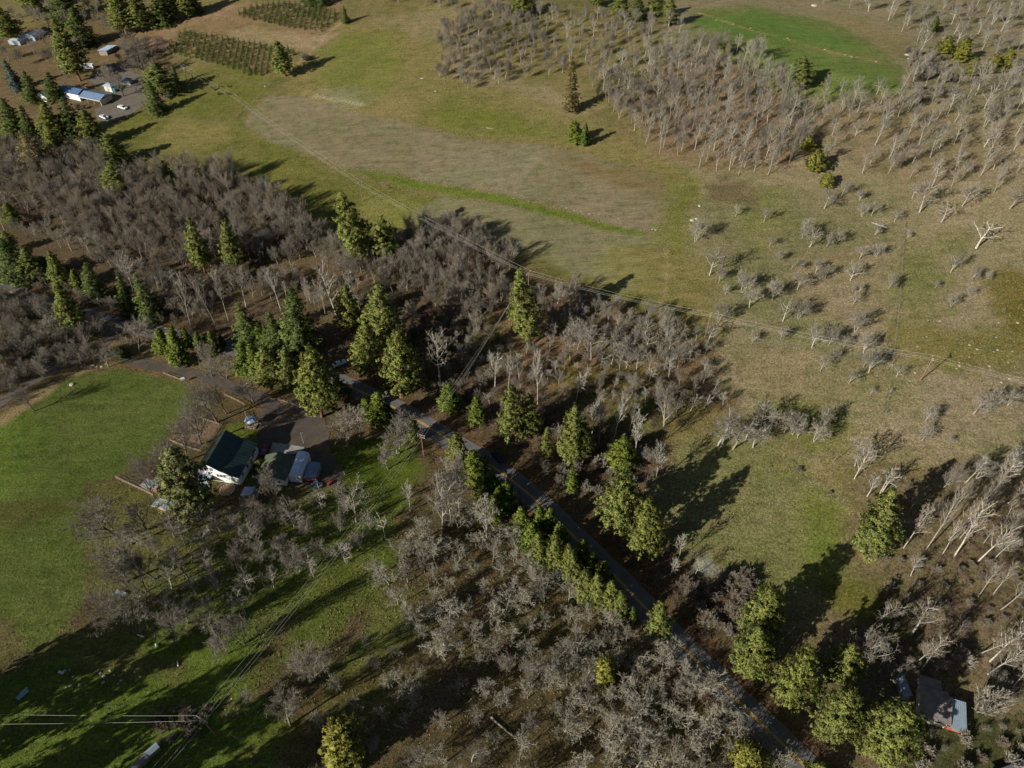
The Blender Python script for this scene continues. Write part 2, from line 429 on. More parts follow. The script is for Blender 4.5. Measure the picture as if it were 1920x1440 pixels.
def make_ground():
    ys = [-260., -120., -40., 0.]
    y = 16.
    while y < 640: ys.append(y); y += max(.8, .0042 * (y + 70))
    ys += [700, 800, 1000, 1400, 2200, 4000, 7000]
    ys = np.array(ys); us = np.linspace(-1.12, 1.12, 521)
    us = np.concatenate([[-3.5, -2.2, -1.6, -1.3], us, [1.3, 1.6, 2.2, 3.5]])
    YY, UU = np.meshgrid(ys, us, indexing='ij')
    X = UU * np.maximum(YY + 78, 95); Y = YY
    Z = hgt(X, Y)
    Z += .03 * fbm(X, Y, 9.) + .02 * fbm(X + 40, Y, 2.7)
    base = np.broadcast_to(np.array(alb(100, 92, 58)), X.shape + (3,)).copy()
    wx, wy = fbm(X, Y, 14.), fbm(X + 300, Y - 200, 14.)
    for poly, c, soft, rag in PATCH:
        P = ppoly(poly); bb = soft * 2 + rag * 2
        k = (X > P[:, 0].min() - bb) & (X < P[:, 0].max() + bb) & (Y > P[:, 1].min() - bb) & (Y < P[:, 1].max() + bb)
        x, yv = X[k], Y[k]
        d = sdist(P, x + rag * .6 * wx[k], yv + rag * .6 * wy[k]) + rag * .8 * fbm(x + 77, yv, 5.)
        m = np.clip((d + soft) / (2 * soft), 0, 1); m = m * m * (3 - 2 * m)
        base[k] = base[k] * (1 - m[:, None]) + np.array(alb(*c)) * m[:, None]
    def strip(P, half, soft, c, amt=1.0, rag=.8):
        k = (X > P[:, 0].min() - 20) & (X < P[:, 0].max() + 20) & (Y > P[:, 1].min() - 20) & (Y < P[:, 1].max() + 20)
        d = half - ldist(P, X[k], Y[k]) + rag * fbm(X[k] + 9, Y[k], 3.)
        m = np.clip((d + soft) / (2 * soft), 0, 1) * amt
        base[k] = base[k] * (1 - m[:, None]) + np.array(alb(*c)) * m[:, None]
    strip(ROAD[::3], 6.2, 2.0, (84, 64, 46), .85)
    strip(DRIVE[::2], 4.2, 1.2, (98, 78, 55), .8)
    strip(LANE[::2], 4.0, 1.2, (98, 82, 60), .8)
    strip(ppoly([(1310,24),(1400,55),(1480,75),(1560,98),(1650,117)]), .5, .5, (150,120,84), .9, .3)
    strip(ppoly([(640,42),(610,66),(585,95),(560,118)]), .9, .6, (132,118,88), .8, .4)
    strip(ppoly([(590,180),(640,188),(680,197)]), .9, .8, (150,140,118), .7, .8)
    strip(ppoly([(330,65),(300,75),(260,92),(240,130)]), 2.0, 1, (112,98,84), .7, .4)
    strip(ppoly([(-60,945),(40,945),(150,935)]), .5, .6, (70,58,36), .5, .6)
    strip(ppoly([(1250,470),(1248,540),(1235,600)]), .8, .8, (130,112,84), .6, .6)
    strip(ppoly([(470,1420),(620,1300),(760,1230)]), 2, 2, (84,66,40), .5, 1)
    for tr_, c_, a_ in (([(-80,1130),(0,1180),(25,1230),(20,1275)], (92,80,56), .6), ([(-80,1115),(12,1170),(40,1225),(36,1270)], (92,80,56), .6), ([(1440,825),(1480,850),(1530,868),(1560,900),(1592,960)], (124,112,84), .5),
        ([(1830,770),(1870,800),(1930,840)], (116,100,74), .5), ([(1860,30),(1800,40),(1760,60),(1720,80)], (112,96,72), .5), ([(1290,640),(1340,642),(1480,655),(1640,672)], (92,84,52), .6), ([(1700,400),(1690,500),(1680,620),(1668,720),(1655,830)], (92,86,56), .6),
        ([(150,1010),(260,1005),(400,985),(520,960)], (88,74,50), .4), ([(640,175),(560,190),(500,215)], (96,90,52), .4), ([(1240,610),(1244,540),(1250,480),(1262,400),(1284,330)], (112,104,76), .45)):
        strip(spline(ppoly(tr_), 2.), .35, .5, c_, a_, .5)
    rows = np.zeros(X.shape)
    for poly in ([(455,232),(500,180),(560,178),(700,218),(900,262),(1000,270),(1100,290),(1230,325),(1260,365),(1235,425),(1200,440),(1080,398),(900,352),(740,325),(640,312),(520,270)],
                 [(770,395),(830,370),(960,385),(1080,415),(1230,445),(1260,500),(1240,560),(1120,545),(1000,500),(880,450),(800,430)]):
        P = ppoly(poly); k = (X > P[:, 0].min() - 5) & (X < P[:, 0].max() + 5) & (Y > P[:, 1].min() - 5) & (Y < P[:, 1].max() + 5)
        rows[k] = np.maximum(rows[k], np.clip(sdist(P, X[k], Y[k]) / 3, 0, 1))
    lawn = np.zeros(X.shape)
    for poly in ([(-300,760),(0,770),(120,705),(240,690),(340,715),(372,745),(330,800),(290,840),(230,890),(160,905),(150,960),(165,1060),(150,1130),(100,1200),(-300,1330)],
                 [(1270,70),(1310,20),(1420,10),(1560,40),(1660,80),(1700,110),(1695,170),(1600,190),(1480,180),(1400,130)],
                 [(-300,1330),(0,1270),(120,1210),(300,1190),(460,1170),(520,1190),(480,1260),(420,1330),(470,1500),(-300,1600)]):
        P = ppoly(poly); k = (X > P[:, 0].min() - 5) & (X < P[:, 0].max() + 5) & (Y > P[:, 1].min() - 5) & (Y < P[:, 1].max() + 5)
        lawn[k] = np.maximum(lawn[k], np.clip(sdist(P, X[k], Y[k]) / 3, 0, 1))
    ny, nx = X.shape
    V = np.stack([X, Y, Z], -1).reshape(-1, 3)
    i = np.arange(ny - 1)[:, None] * nx + np.arange(nx - 1)[None]
    F = np.stack([i, i + 1, i + 1 + nx, i + nx], -1).reshape(-1, 4)
    cx = V[F].mean(1)
    rid = np.zeros(len(F), int)
    regs = [('stubble_field', PATCH[[p[1] for p in PATCH].index((106,98,75))][0]), ('lower_field', PATCH[[p[1] for p in PATCH].index((103,98,72))][0]),
            ('green_field', PATCH[[p[1] for p in PATCH].index((96,102,56))][0]), ('lawn', PATCH[[p[1] for p in PATCH].index((77,86,39))][0]),
            ('meadow', PATCH[[p[1] for p in PATCH].index((106,98,60))][0]), ('pasture', PATCH[[p[1] for p in PATCH].index((97,95,60))][0])]
    for n, (nm, poly) in enumerate(regs):
        rid[sdist(ppoly(poly), cx[:, 0], cx[:, 1]) > 0] = n + 1
    col = np.concatenate([base.reshape(-1, 3), np.ones((len(V), 1))], 1)
    att = np.stack([rows.ravel(), lawn.ravel(), np.zeros(len(V)), np.ones(len(V))], 1)
    nz = None
    for n, nm in enumerate(['ground'] + [r[0] for r in regs]):
        f = F[rid == n]; used, inv = np.unique(f, return_inverse=True)
        me = mesh_np(nm, V[used], [inv.reshape(-1, 4)], M['ground'], smooth=True)
        a = me.color_attributes.new('cover', 'FLOAT_COLOR', 'POINT'); a.data.foreach_set('color', col[used].astype(np.float32).ravel())
        a = me.color_attributes.new('kinds', 'FLOAT_COLOR', 'POINT'); a.data.foreach_set('color', att[used].astype(np.float32).ravel())
        o = bpy.data.objects.new(nm, me); COL.objects.link(o); o['kind'] = 'structure'

def ground_material():
    m, t, p = new_mat('ground cover')
    pos = nd(t, 'ShaderNodeTexCoord').outputs['Object']
    a = nd(t, 'ShaderNodeVertexColor', layer_name='cover').outputs['Color']
    kx = nd(t, 'ShaderNodeVertexColor', layer_name='kinds').outputs['Color']
    sx = nd(t, 'ShaderNodeSeparateColor'); t.links.new(kx, sx.inputs[0])
    rows, lawn = sx.outputs[0], sx.outputs[1]
    n0 = noise(t, .045, 4, .6, pos, .6)      # 20 m drifts
    n1 = noise(t, .28, 6, .68, pos, .3)      # clumps
    n2 = noise(t, 1.7, 5, .72, pos)          # tussocks
    n3 = noise(t, 5.0, 3, .7, pos)           # blades
    n4 = noise(t, .75, 6, .75, pos, .5)      # matted patches of dead growth
    dry = mixc(t, 1.0, a, (1.16, 1.12, 1.16), 'MULTIPLY')
    grn = mixc(t, 1.0, a, (.88, .96, .80), 'MULTIPLY')
    c = mixc(t, rng_map(t, n0, .38, .62, 0, 1), grn, dry)
    c = mixc(t, rng_map(t, n1, .45, .75, 0, .75), c, mixc(t, 1.0, a, (1.20, 1.12, 1.12), 'MULTIPLY'))
    c = mixc(t, rng_map(t, n1, .50, .30, 0, .85), c, mixc(t, 1.0, a, (.62, .70, .52), 'MULTIPLY'))
    c = mixc(t, mth(t, 'MULTIPLY', rng_map(t, n4, .55, .68, 0, .6), rng_map(t, lawn, 0, 1, 1, .5)), c, mixc(t, 1.0, a, (.60, .56, .55), 'MULTIPLY'))
    amp = mth(t, 'MULTIPLY', rng_map(t, lawn, 0, 1, 1.0, .9), rng_map(t, rows, 0, 1, 1.0, .5))
    v2 = mth(t, 'ADD', 1.0, mth(t, 'MULTIPLY', amp, rng_map(t, n2, .3, .7, -.62, .62)))
    v3 = mth(t, 'ADD', 1.0, mth(t, 'MULTIPLY', amp, rng_map(t, n3, .3, .7, -.58, .58)))
    v = mth(t, 'MULTIPLY', v2, v3)
    mp3 = nd(t, 'ShaderNodeMapping'); mp3.inputs['Rotation'].default_value = (0, 0, R(-34)); mp3.inputs['Scale'].default_value = (.06, .55, 1); t.links.new(pos, mp3.inputs[0])
    v = mth(t, 'MULTIPLY', v, rng_map(t, noise(t, 1.0, 5, .7, mp3.outputs[0], .4), .3, .7, .80, 1.20))
    # stubble drills
    mp = nd(t, 'ShaderNodeMapping'); mp.inputs['Rotation'].default_value = (0, 0, R(16)); t.links.new(pos, mp.inputs[0])
    wv = nd(t, 'ShaderNodeTexWave', bands_direction='Y'); wv.inputs['Scale'].default_value = .33; wv.inputs['Distortion'].default_value = 3.0
    wv.inputs['Detail'].default_value = 3; wv.inputs['Detail Scale'].default_value = .35; t.links.new(mp.outputs[0], wv.inputs['Vector'])
    mp2 = nd(t, 'ShaderNodeMapping'); mp2.inputs['Rotation'].default_value = (0, 0, R(16)); mp2.inputs['Scale'].default_value = (.05, .9, 1); t.links.new(pos, mp2.inputs[0])
    ns = noise(t, 1.0, 4, .7, mp2.outputs[0])
    rv = mth(t, 'MULTIPLY', rng_map(t, wv.outputs['Fac'], 0, 1, .90, 1.10), rng_map(t, ns, .35, .65, .88, 1.12))
    v = mth(t, 'MULTIPLY', v, mth(t, 'ADD', 1.0, mth(t, 'MULTIPLY', rows, mth(t, 'SUBTRACT', rv, 1.0))))
    cc = nd(t, 'ShaderNodeCombineColor')
    for i in range(3): t.links.new(v, cc.inputs[i])
    c = mixc(t, 1.0, c, cc.outputs[0], 'MULTIPLY')
    # pale bits of straw and stone
    sp = noise(t, 2.6, 2, .5, pos)
    c = mixc(t, mth(t, 'MULTIPLY', rng_map(t, sp, .68, .74, 0, .6), rng_map(t, n1, .4, .6, .2, 1)), c, (.42, .38, .29))
    t.links.new(c, p.inputs['Base Color']); p.inputs['Roughness'].default_value = .95; p.inputs['Specular IOR Level'].default_value = .1
    b = nd(t, 'ShaderNodeBump'); b.inputs['Strength'].default_value = .8; b.inputs['Distance'].default_value = .35
    h = mth(t, 'ADD', mth(t, 'MULTIPLY', n2, .9), mth(t, 'MULTIPLY', n3, .5))
    t.links.new(h, b.inputs['Height']); t.links.new(b.outputs[0], p.inputs['Normal'])
    return m
M['ground'] = ground_material()
make_ground()

# ------------------------------------------------------------------ road, driveway, lane
def asphalt(name, c, worn, soil=None, tracks=False):
    m, t, p = new_mat(name)
    pos = nd(t, 'ShaderNodeTexCoord').outputs['Object']
    a = mixc(t, rng_map(t, noise(t, .35, 6, .7, pos), .35, .65, 0, 1), tuple(x * .75 for x in c), tuple(x * 1.25 for x in c))
    a = mixc(t, rng_map(t, noise(t, 7, 3, .7, pos), .35, .7, 0, .35), a, worn)
    a = mixc(t, rng_map(t, noise(t, .11, 5, .7, pos, 1.5), .56, .64, 0, .5), a, tuple(x * .55 for x in c))
    if tracks:
        ac = nd(t, 'ShaderNodeAttribute', attribute_name='across').outputs['Fac']; ab = mth(t, 'ABSOLUTE', ac)
        tr = rng_map(t, mth(t, 'ABSOLUTE', mth(t, 'SUBTRACT', mth(t, 'ABSOLUTE', mth(t, 'SUBTRACT', ab, 1.6)), .78)), 0, .45, .5, 0)
        a = mixc(t, tr, a, tuple(x * 1.35 for x in c))
        e = mth(t, 'MULTIPLY', rng_map(t, ab, 2.5, 3.2, 0, 1), rng_map(t, noise(t, .8, 5, .7, pos), .35, .6, 0, 1))
        a = mixc(t, e, a, (.15, .115, .08))
    if soil and not tracks: a = mixc(t, rng_map(t, noise(t, .16, 6, .72, pos, .8), .44, .58, 0, .85), a, mixc(t, rng_map(t, noise(t, 2.2, 4, .7, pos), .35, .65, 0, 1), tuple(x * .6 for x in soil), soil))
    t.links.new(a, p.inputs['Base Color']); p.inputs['Roughness'].default_value = .85; p.inputs['Specular IOR Level'].default_value = .25
    return m
M['asphalt'] = asphalt('asphalt', (.10, .098, .096), (.18, .174, .162), None, True)
M['drive'] = asphalt('old driveway asphalt', (.07, .062, .052), (.125, .10, .076), (.145, .108, .074))
M['gravel'] = asphalt('gravel', (.115, .10, .085), (.19, .165, .135), (.16, .13, .095))
M['yellow'] = plain('yellow road paint', (.58, .34, .04), .7, var=.35, scale=1.2)

def ribbon(name, P, offs, lift, mat, rag=0.0, across=False):
    T = np.gradient(P, axis=0); T /= np.hypot(T[:, 0], T[:, 1])[:, None]; N = np.stack([-T[:, 1], T[:, 0]], 1)
    V = []
    for o in offs:
        oo = o * (1 + rag * fbm(P[:, 0] + 50 * o, P[:, 1], 4.)) if abs(o) == max(abs(x) for x in offs) else np.full(len(P), o)
        xy = P + N * np.asarray(oo)[:, None]
        V.append(np.column_stack([xy, hgt(xy[:, 0], xy[:, 1]) + lift]))
    n, k = len(P), len(offs)
    V = np.concatenate(V)
    F = [(j * n + i, j * n + i + 1, (j + 1) * n + i + 1, (j + 1) * n + i) for j in range(k - 1) for i in range(n - 1)]
    F = [tuple(reversed(f)) for f in F] if offs[0] > offs[-1] else F
    me = mesh_np(name, V, [np.array(F)[:, ::-1]], mat, True)
    if across: me.attributes.new('across', 'FLOAT', 'POINT').data.foreach_set('value', np.repeat(np.array(offs, np.float32), n))
    o = bpy.data.objects.new(name, me); COL.objects.link(o)
    o['kind'] = 'structure'
    return o
road = ribbon('road', ROAD, (-3.3, -2.9, -2.4, -1.6, -.8, 0, .8, 1.6, 2.4, 2.9, 3.3), .10, M['asphalt'], .06, True)
for o in (-.18, .18):
    yl = ribbon('centre_line', ROAD, (o - .095, o + .095), .108, M['yellow']); yl.parent = road
ribbon('driveway', DRIVE, (-2.2, -1.1, 0, 1.1, 2.2), .085, M['drive'], .12)
ribbon('gravel_lane', LANE, (-1.7, -.8, 0, .8, 1.7), .08, M['gravel'], .15)

def pad(name, px, lift, mat, step=1.0, rag=.3):
    """a flat yard laid on the land, ragged edge"""
    P = ppoly(px); x0, y0 = P.min(0) - 1; x1, y1 = P.max(0) + 1
    gx = np.arange(x0, x1, step); gy = np.arange(y0, y1, step)
    X, Y = np.meshgrid(gx, gy)
    k = (sdist(P, X, Y) + rag * fbm(X, Y, 3.)) > 0
    V = np.column_stack([X.ravel(), Y.ravel(), hgt(X.ravel(), Y.ravel()) + lift]); nx = len(gx)
    F = []
    for j in range(len(gy) - 1):
        for i in range(nx - 1):
            if k[j, i] and k[j, i + 1] and k[j + 1, i + 1] and k[j + 1, i]:
                F.append((j * nx + i, j * nx + i + 1, (j + 1) * nx + i + 1, (j + 1) * nx + i))
    F = np.array(F); used, inv = np.unique(F, return_inverse=True)
    o = bpy.data.objects.new(name, mesh_np(name, V[used], [inv.reshape(-1, 4)], mat, True)); COL.objects.link(o); o['kind'] = 'structure'
    return o
pad('yard', [(485,775),(545,752),(600,765),(618,800),(622,850),(640,880),(640,910),(600,915),(480,905),(478,850),(490,820),(480,795)], .07, M['drive'], .4, 1.6)
pad('farm_yard', [(165,150),(200,120),(300,150),(305,185),(270,200),(225,228),(180,228),(175,205),(215,190),(190,170)], .07, M['gravel'], .7, .8)
M['concrete'] = plain('concrete', (.30, .29, .27), .85, var=.2, scale=.8)
pad('concrete_pad', [(511,829),(573,838),(560,853),(503,850)], .10, M['concrete'], .25, .0)
# ------------------------------------------------------------------ tree meshes
def tubes(segs, sides):
    """segs rows (x0 y0 z0 x1 y1 z1 r0 r1) -> verts, quads"""
    s = np.array(segs, float)
    p, q, r0, r1 = s[:, 0:3], s[:, 3:6], s[:, 6], s[:, 7]
    d = q - p; d /= np.maximum(np.linalg.norm(d, axis=1), 1e-6)[:, None]
    ref = np.where(np.abs(d[:, 2:3]) > .9, np.array([[1., 0, 0]]), np.array([[0, 0, 1.]]))
    a = np.cross(d, ref); a /= np.linalg.norm(a, axis=1)[:, None]; b = np.cross(d, a)
    t = np.arange(sides) * 2 * math.pi / sides
    off = a[:, None, :] * np.cos(t)[None, :, None] + b[:, None, :] * np.sin(t)[None, :, None]
    V = np.concatenate([p[:, None] + off * r0[:, None, None], q[:, None] + off * r1[:, None, None]], 1)
    n = len(s); o = np.arange(n)[:, None] * 2 * sides; i = np.arange(sides)[None]; j = (i + 1) % sides
    F = np.stack([o + i, o + j, o + sides + j, o + sides + i], -1).reshape(-1, 4)
    return V.reshape(-1, 3), F

# ------------------------------------------------------------------ buildings
M['white'] = plain('white clapboard', (.80, .80, .78), .6, var=.06, scale=.7, streak=(.3, .3, 9))
M['cream'] = plain('cream boards', (.62, .56, .44), .7, var=.1)
M['roof_green'] = plain('dark green metal roof', (.035, .060, .058), .38, .3, var=.22, scale=.5)
M['roof_moss'] = plain('mossy green shingles', (.075, .095, .055), .85, var=.3, scale=.8)
M['roof_blue'] = plain('blue metal roof', (.10, .17, .30), .45, .2, var=.14, scale=.6)
M['roof_pale'] = plain('pale metal roof', (.40, .48, .56), .4, .3, var=.16, scale=.7)
M['roof_grey'] = plain('grey metal roof', (.30, .32, .35), .5, .2, var=.15, scale=.9)
M['roof_brown'] = plain('brown mottled shingles', (.17, .145, .13), .9, var=.45, scale=.55)
M['roof_slate'] = plain('slate grey shingles', (.10, .105, .12), .85, var=.3, scale=.6)
M['tarp_blue'] = plain('pale blue tarp', (.55, .66, .82), .5, var=.2, scale=.5)
M['tarp_dark'] = plain('slate blue tarp', (.16, .24, .36), .6, var=.2, scale=.6)
M['glass'] = plain('window glass', (.02, .025, .03), .12, var=.2)
M['skyglass'] = plain('glazing', (.24, .29, .35), .15, var=.5, scale=1.3)  # pale blue stands in for sky reflected in the glass
M['trim'] = plain('trim', (.55, .55, .53), .6, var=.1)
M['barn_red'] = plain('barn red boards', (.36, .07, .045), .8, var=.25, streak=(3, 3, .4))
M['wood'] = plain('weathered timber', (.34, .26, .19), .85, var=.3, streak=(6, 6, 1))
M['wood_old'] = plain('old grey timber', (.22, .19, .155), .9, var=.3)
M['wood_new'] = plain('new orange timber', (.50, .27, .13), .8, var=.2)
M['pole'] = plain('reddish pole', (.25, .135, .08), .85, var=.25)
M['metal'] = plain('galvanised metal', (.50, .52, .53), .4, .6, var=.15)
M['rubber'] = plain('rubber', (.015, .015, .016), .8)
M['paint_white'] = plain('white car paint', (.78, .79, .80), .25, var=.05)
M['paint_red'] = plain('dark red car paint', (.20, .012, .014), .25, var=.1)
M['paint_yellow'] = plain('yellow paint', (.62, .38, .03), .4, var=.15)
M['paint_silver'] = plain('silver blue car paint', (.42, .52, .66), .3, .3, var=.1)
M['red_steel'] = plain('red steel', (.42, .05, .03), .5, var=.2)
M['cyan'] = plain('cyan plastic', (.03, .34, .58), .4, var=.1)
M['teal'] = plain('teal boards', (.02, .22, .24), .6, var=.15)
M['stone'] = plain('pale field stone', (.36, .33, .27), .9, var=.25, scale=1.2, bump=.5)
M['soil'] = plain('ashes and soil', (.20, .13, .07), .95, var=.45, scale=2)
M['log'] = plain('peeled log', (.33, .27, .20), .85, var=.25, streak=(5, 5, 1))
M['log_red'] = plain('reddish log', (.30, .15, .085), .9, var=.3)
M['wire'] = plain('bare aluminium wire', (.62, .60, .54), .5, .1, var=.05)
M['porcelain'] = plain('insulator', (.55, .55, .56), .3, var=.05)
M['steel_blue'] = plain('blue grey sheet metal', (.27, .345, .39), .45, .3, var=.15)

def frame(o, ang): return Matrix.Translation(o) @ Matrix.Rotation(ang, 4, 'Z')

def windows(root, face, items, W, L, mat_f='trim'):
    """face 'f' front (y=0), 'r' right (x=W), 'l' left, 'b' back; items (along, z, width, height)"""
    for (u, z, ww, hh) in items:
        f = MB(); g = MB(); e = .07
        def bx(m, a0, a1, z0, z1, d0, d1):
            if face == 'f': m.box(a0, a1, -d1, -d0, z0, z1)
            elif face == 'b': m.box(a0, a1, L + d0, L + d1, z0, z1)
            elif face == 'r': m.box(W + d0, W + d1, a0, a1, z0, z1)
            else: m.box(-d1, -d0, a0, a1, z0, z1)
        a0, a1, z0, z1 = u - ww / 2, u + ww / 2, z - hh / 2, z + hh / 2
        bx(f, a0 - e, a0, z0 - e, z1 + e, 0, .05); bx(f, a1, a1 + e, z0 - e, z1 + e, 0, .05)
        bx(f, a0, a1, z1, z1 + e, 0, .05); bx(f, a0, a1, z0 - e, z0, 0, .06); bx(f, a0, a1, z - .02, z + .02, 0, .045)
        wn = f.build('window', M[mat_f], root)
        bx(g, a0, a1, z0, z1, .004, .02); g.build('pane', M['glass'], wn)

def building(name, label, cat, loc, ang, prof, L, wall, roof, over=.35, thick=.14, seams=0, skirt=1.6, wins=(), group=None, foot=0.0):
    """prof: roof line from left eave to right eave, (x, z); each stretch between two points is a slope of its own"""
    t = thing(name, loc, ang, label, cat, group)
    W = prof[-1][0]
    w_ = MB(); w_.prism([(0, -skirt)] + [(x, z - .02) for x, z in prof] + [(W, -skirt)], 0, L)
    w_.build('wall', M[wall], t)
    n = len(prof) - 1
    for i in range(n):
        (xa, za), (xb, zb) = prof[i], prof[i + 1]
        d = Vector((xb - xa, 0, zb - za)).normalized(); up = Vector((-d.z, 0, d.x))
        p = Vector((xa, 0, za)) - d * (over if i == 0 else -.004); q = Vector((xb, 0, zb)) + d * (over if i == n - 1 else -.004)
        m = MB()
        lo = [p + Vector((0, -over, 0)), q + Vector((0, -over, 0)), q + Vector((0, L + over, 0)), p + Vector((0, L + over, 0))]
        m.hexa(lo, [v + up * thick for v in lo]); r = m.build('roof_slope', M[roof], t)
        if seams:
            k = int(L / seams)
            for j in range(1, k):
                y = -over + (L + 2 * over) * j / k; s = MB()
                l2 = [p + up * thick + Vector((0, y - .03, 0)), q + up * thick + Vector((0, y - .03, 0)), q + up * thick + Vector((0, y + .03, 0)), p + up * thick + Vector((0, y + .03, 0))]
                s.hexa(l2, [v + up * .045 for v in l2]); s.build('seam', M[roof], r)
    for face, items in wins: windows(t, face, items, W, L)
    return t

def ang_of(v): return math.atan2(v.y, v.x)
def place(front_right, ridge0, ridge1, up, W):
    """corner on the ground and the ridge line seen at height up -> origin (front left), turn"""
    a, b = at(*ridge0, up=up), at(*ridge1, up=up); ya = ang_of(b - a); ang = ya - math.pi / 2
    c = at(*front_right); x = Vector((math.cos(ang), math.sin(ang), 0)); o = c - x * W
    return o, ang, (b - a).length

# the white farmhouse
o, a, L = place((453, 909), (398, 873), (432, 818), 7.4, 11.0)
o.z = min(float(hgt(o.x, o.y)), at(453, 909).z) + .1
L = 11.5
hs = building('farmhouse', 'white two storey farmhouse with a dark green roof and long lean-to slope', 'house', o, a,
    [(0, 4.9), (3.4, 7.6), (6.4, 5.3), (11.0, 3.3)], L, 'white', 'roof_green', over=.4, seams=.9,
    wins=(('f', [(2.6, 5.2, .85, 1.1), (3.9, 5.2, .85, 1.1), (5.2, 2.9, .7, 1.0), (6.1, 2.9, .7, 1.0), (7.0, 2.9, .7, 1.0), (9.2, 2.0, 1.0, 1.0)]), ('r', [(2.0, 1.9, .9, 1.0), (5.0, 1.9, .9, 1.0), (8.6, 1.9, .9, 1.0)]), ('l', [(3, 2.6, .9, 1.2), (8, 2.6, .9, 1.2)])))
m = MB(); m.box(-1.6, 3.4, -2.6, -.02, -1.5, .25); m.build('porch', M['wood_old'], hs)
m = MB(); m.hexa([(-1.7, -2.8, 2.3), (3.5, -2.8, 2.3), (3.5, -.02, 2.7), (-1.7, -.02, 2.7)], [(-1.7, -2.8, 2.42), (3.5, -2.8, 2.42), (3.5, -.02, 2.82), (-1.7, -.02, 2.82)]); m.build('porch_roof', M['roof_pale'], hs)
for x in (-1.5, .9, 3.3):
    m = MB(); m.box(x - .06, x + .06, -2.6, -2.48, .25, 2.33); m.build('porch_post', M['trim'], hs)
m = MB(); m.box(10.3, 11.0 + 1.4, 8.4, 10.2, 3.0, 3.1); m.build('door_canopy', M['roof_green'], hs)
m = MB(); m.box(11.004, 11.05, 6.6, 7.5, .1, 2.1); m.build('door', M['wood'], hs)

# garage
o, a, L = place((538, 911), (509, 891), (527, 849), 3.9, 7.6)
o.z = min(o.z, at(538, 911).z) + .05
building('garage', 'white garage with a mossy green gable roof beside the farmhouse', 'garage', o, a, [(0, 2.6), (3.8, 4.3), (7.6, 2.6)], 7.8, 'white', 'roof_moss', over=.3,
    wins=(('f', [(2.0, 1.5, 1.0, 1.0), (5.6, 1.5, 1.0, 1.0)]), ('l', [(3, 1.5, 1.0, .9)])))
ga = a
# arched carport with a pale cover
o = at(544, 903); 
prof = [(0, 2.3), (.5, 3.0), (1.7, 3.35), (2.9, 3.0), (3.4, 2.3)]
building('carport', 'long carport with a pale blue white arched cover beside the garage', 'carport', o, ga, prof, 8.2, 'white', 'tarp_blue', over=.06, thick=.05)
o = at(572, 902)
building('tarp_shed', 'low shed under a slate blue tarp right of the carport', 'shed', o, ga, [(0, 1.8), (1.6, 2.3), (3.2, 1.8)], 5.0, 'roof_grey', 'tarp_dark', over=.1, thick=.05)

# red ringed frame (trampoline), blue tub, cooler, fire circle, sheet
def ring_thing():
    b = at(585, 900); t = thing('trampoline', b, 0, 'round red framed trampoline standing in the yard below the tarp shed', 'trampoline')
    m = MB(); m.ring((0, 0, .8), 1.75, .10, 24, 6); m.build('rim', M['red_steel'], t, smooth=True)
    m = MB(); m.tube((0, 0, .74), (0, 0, .77), 1.5, n=24); m.build('jumping_mat', M['rubber'], t)
    for i in range(6):
        c, s = math.cos(i * 1.047), math.sin(i * 1.047); m = MB(); m.tube((1.72 * c, 1.72 * s, 0), (1.72 * c, 1.72 * s, .8), .05); m.build('leg', M['red_steel'], t)
        m = MB(); m.tube((1.9 * c, 1.9 * s, .8), (1.9 * c, 1.9 * s, 2.3), .03); m.build('net_pole', M['red_steel'], t)
    m = MB(); m.ring((0, 0, 2.3), 1.9, .05, 24, 5); m.build('top_ring', M['red_steel'], t, smooth=True)
ring_thing()
b = at(591, 908); m = MB()
n = 20
m.tube((0, 0, 0), (0, 0, .45), .85, .95, n=n); tb = m.build('paddling_pool', M['cyan'], None, smooth=False); tb.location = b
tag(tb, 'round bright blue paddling pool by the trampoline', 'pool')
m = MB(); m.ring((0, 0, .46), .93, .06, 20, 5); m.build('rim', M['cyan'], tb)
def cooler():
    t = thing('storage_box', at(602, 910), .4, 'small white storage box with blue lid right of the paddling pool', 'box')
    m = MB(); m.box(-.4, .4, -.3, .3, 0, .6); m.build('body', M['paint_white'], t); m = MB(); m.box(-.43, .43, -.33, .33, .6, .7); m.build('lid', M['tarp_dark'], t)
    t = thing('storage_box', at(618, 908), .9, 'dark storage box at the shaded end of the yard', 'box')
    m = MB(); m.box(-.6, .6, -.4, .4, 0, .7); m.build('body', M['rubber'], t); m = MB(); m.box(-.63, .63, -.43, .43, .7, .78); m.build('lid', M['red_steel'], t)
cooler()
b = at(427, 919); t = thing('fire_circle', b, 0, 'round patch of orange brown chips ringed with stones before the farmhouse', 'fire pit')
m = MB(); m.tube((0, 0, -.1), (0, 0, .24), 1.9, 1.8, n=22); m.build('chips', M['soil'], t)
for i in range(16):
    c, s = math.cos(i * .3927), math.sin(i * .3927); m = MB(); m.box(-.22, .22, -.14, .14, 0, .34)
    st = m.build('stone', M['stone'], t, .05); st.location = (1.9 * c, 1.9 * s, 0); st.rotation_euler = (0, .1 * (i % 3 - 1), i * .3927 + 1.57)
o = at(455, 935); a_ = ang_of(at(473, 932) - at(455, 935))
building('lean_to', 'small lean-to with a pale blue white roof below the farmhouse corner', 'shed', o, hs.rotation_euler.z, [(0, 1.6), (2.9, 2.1)], 2.6, 'wood_old', 'roof_pale', over=.15, thick=.06, seams=.6)
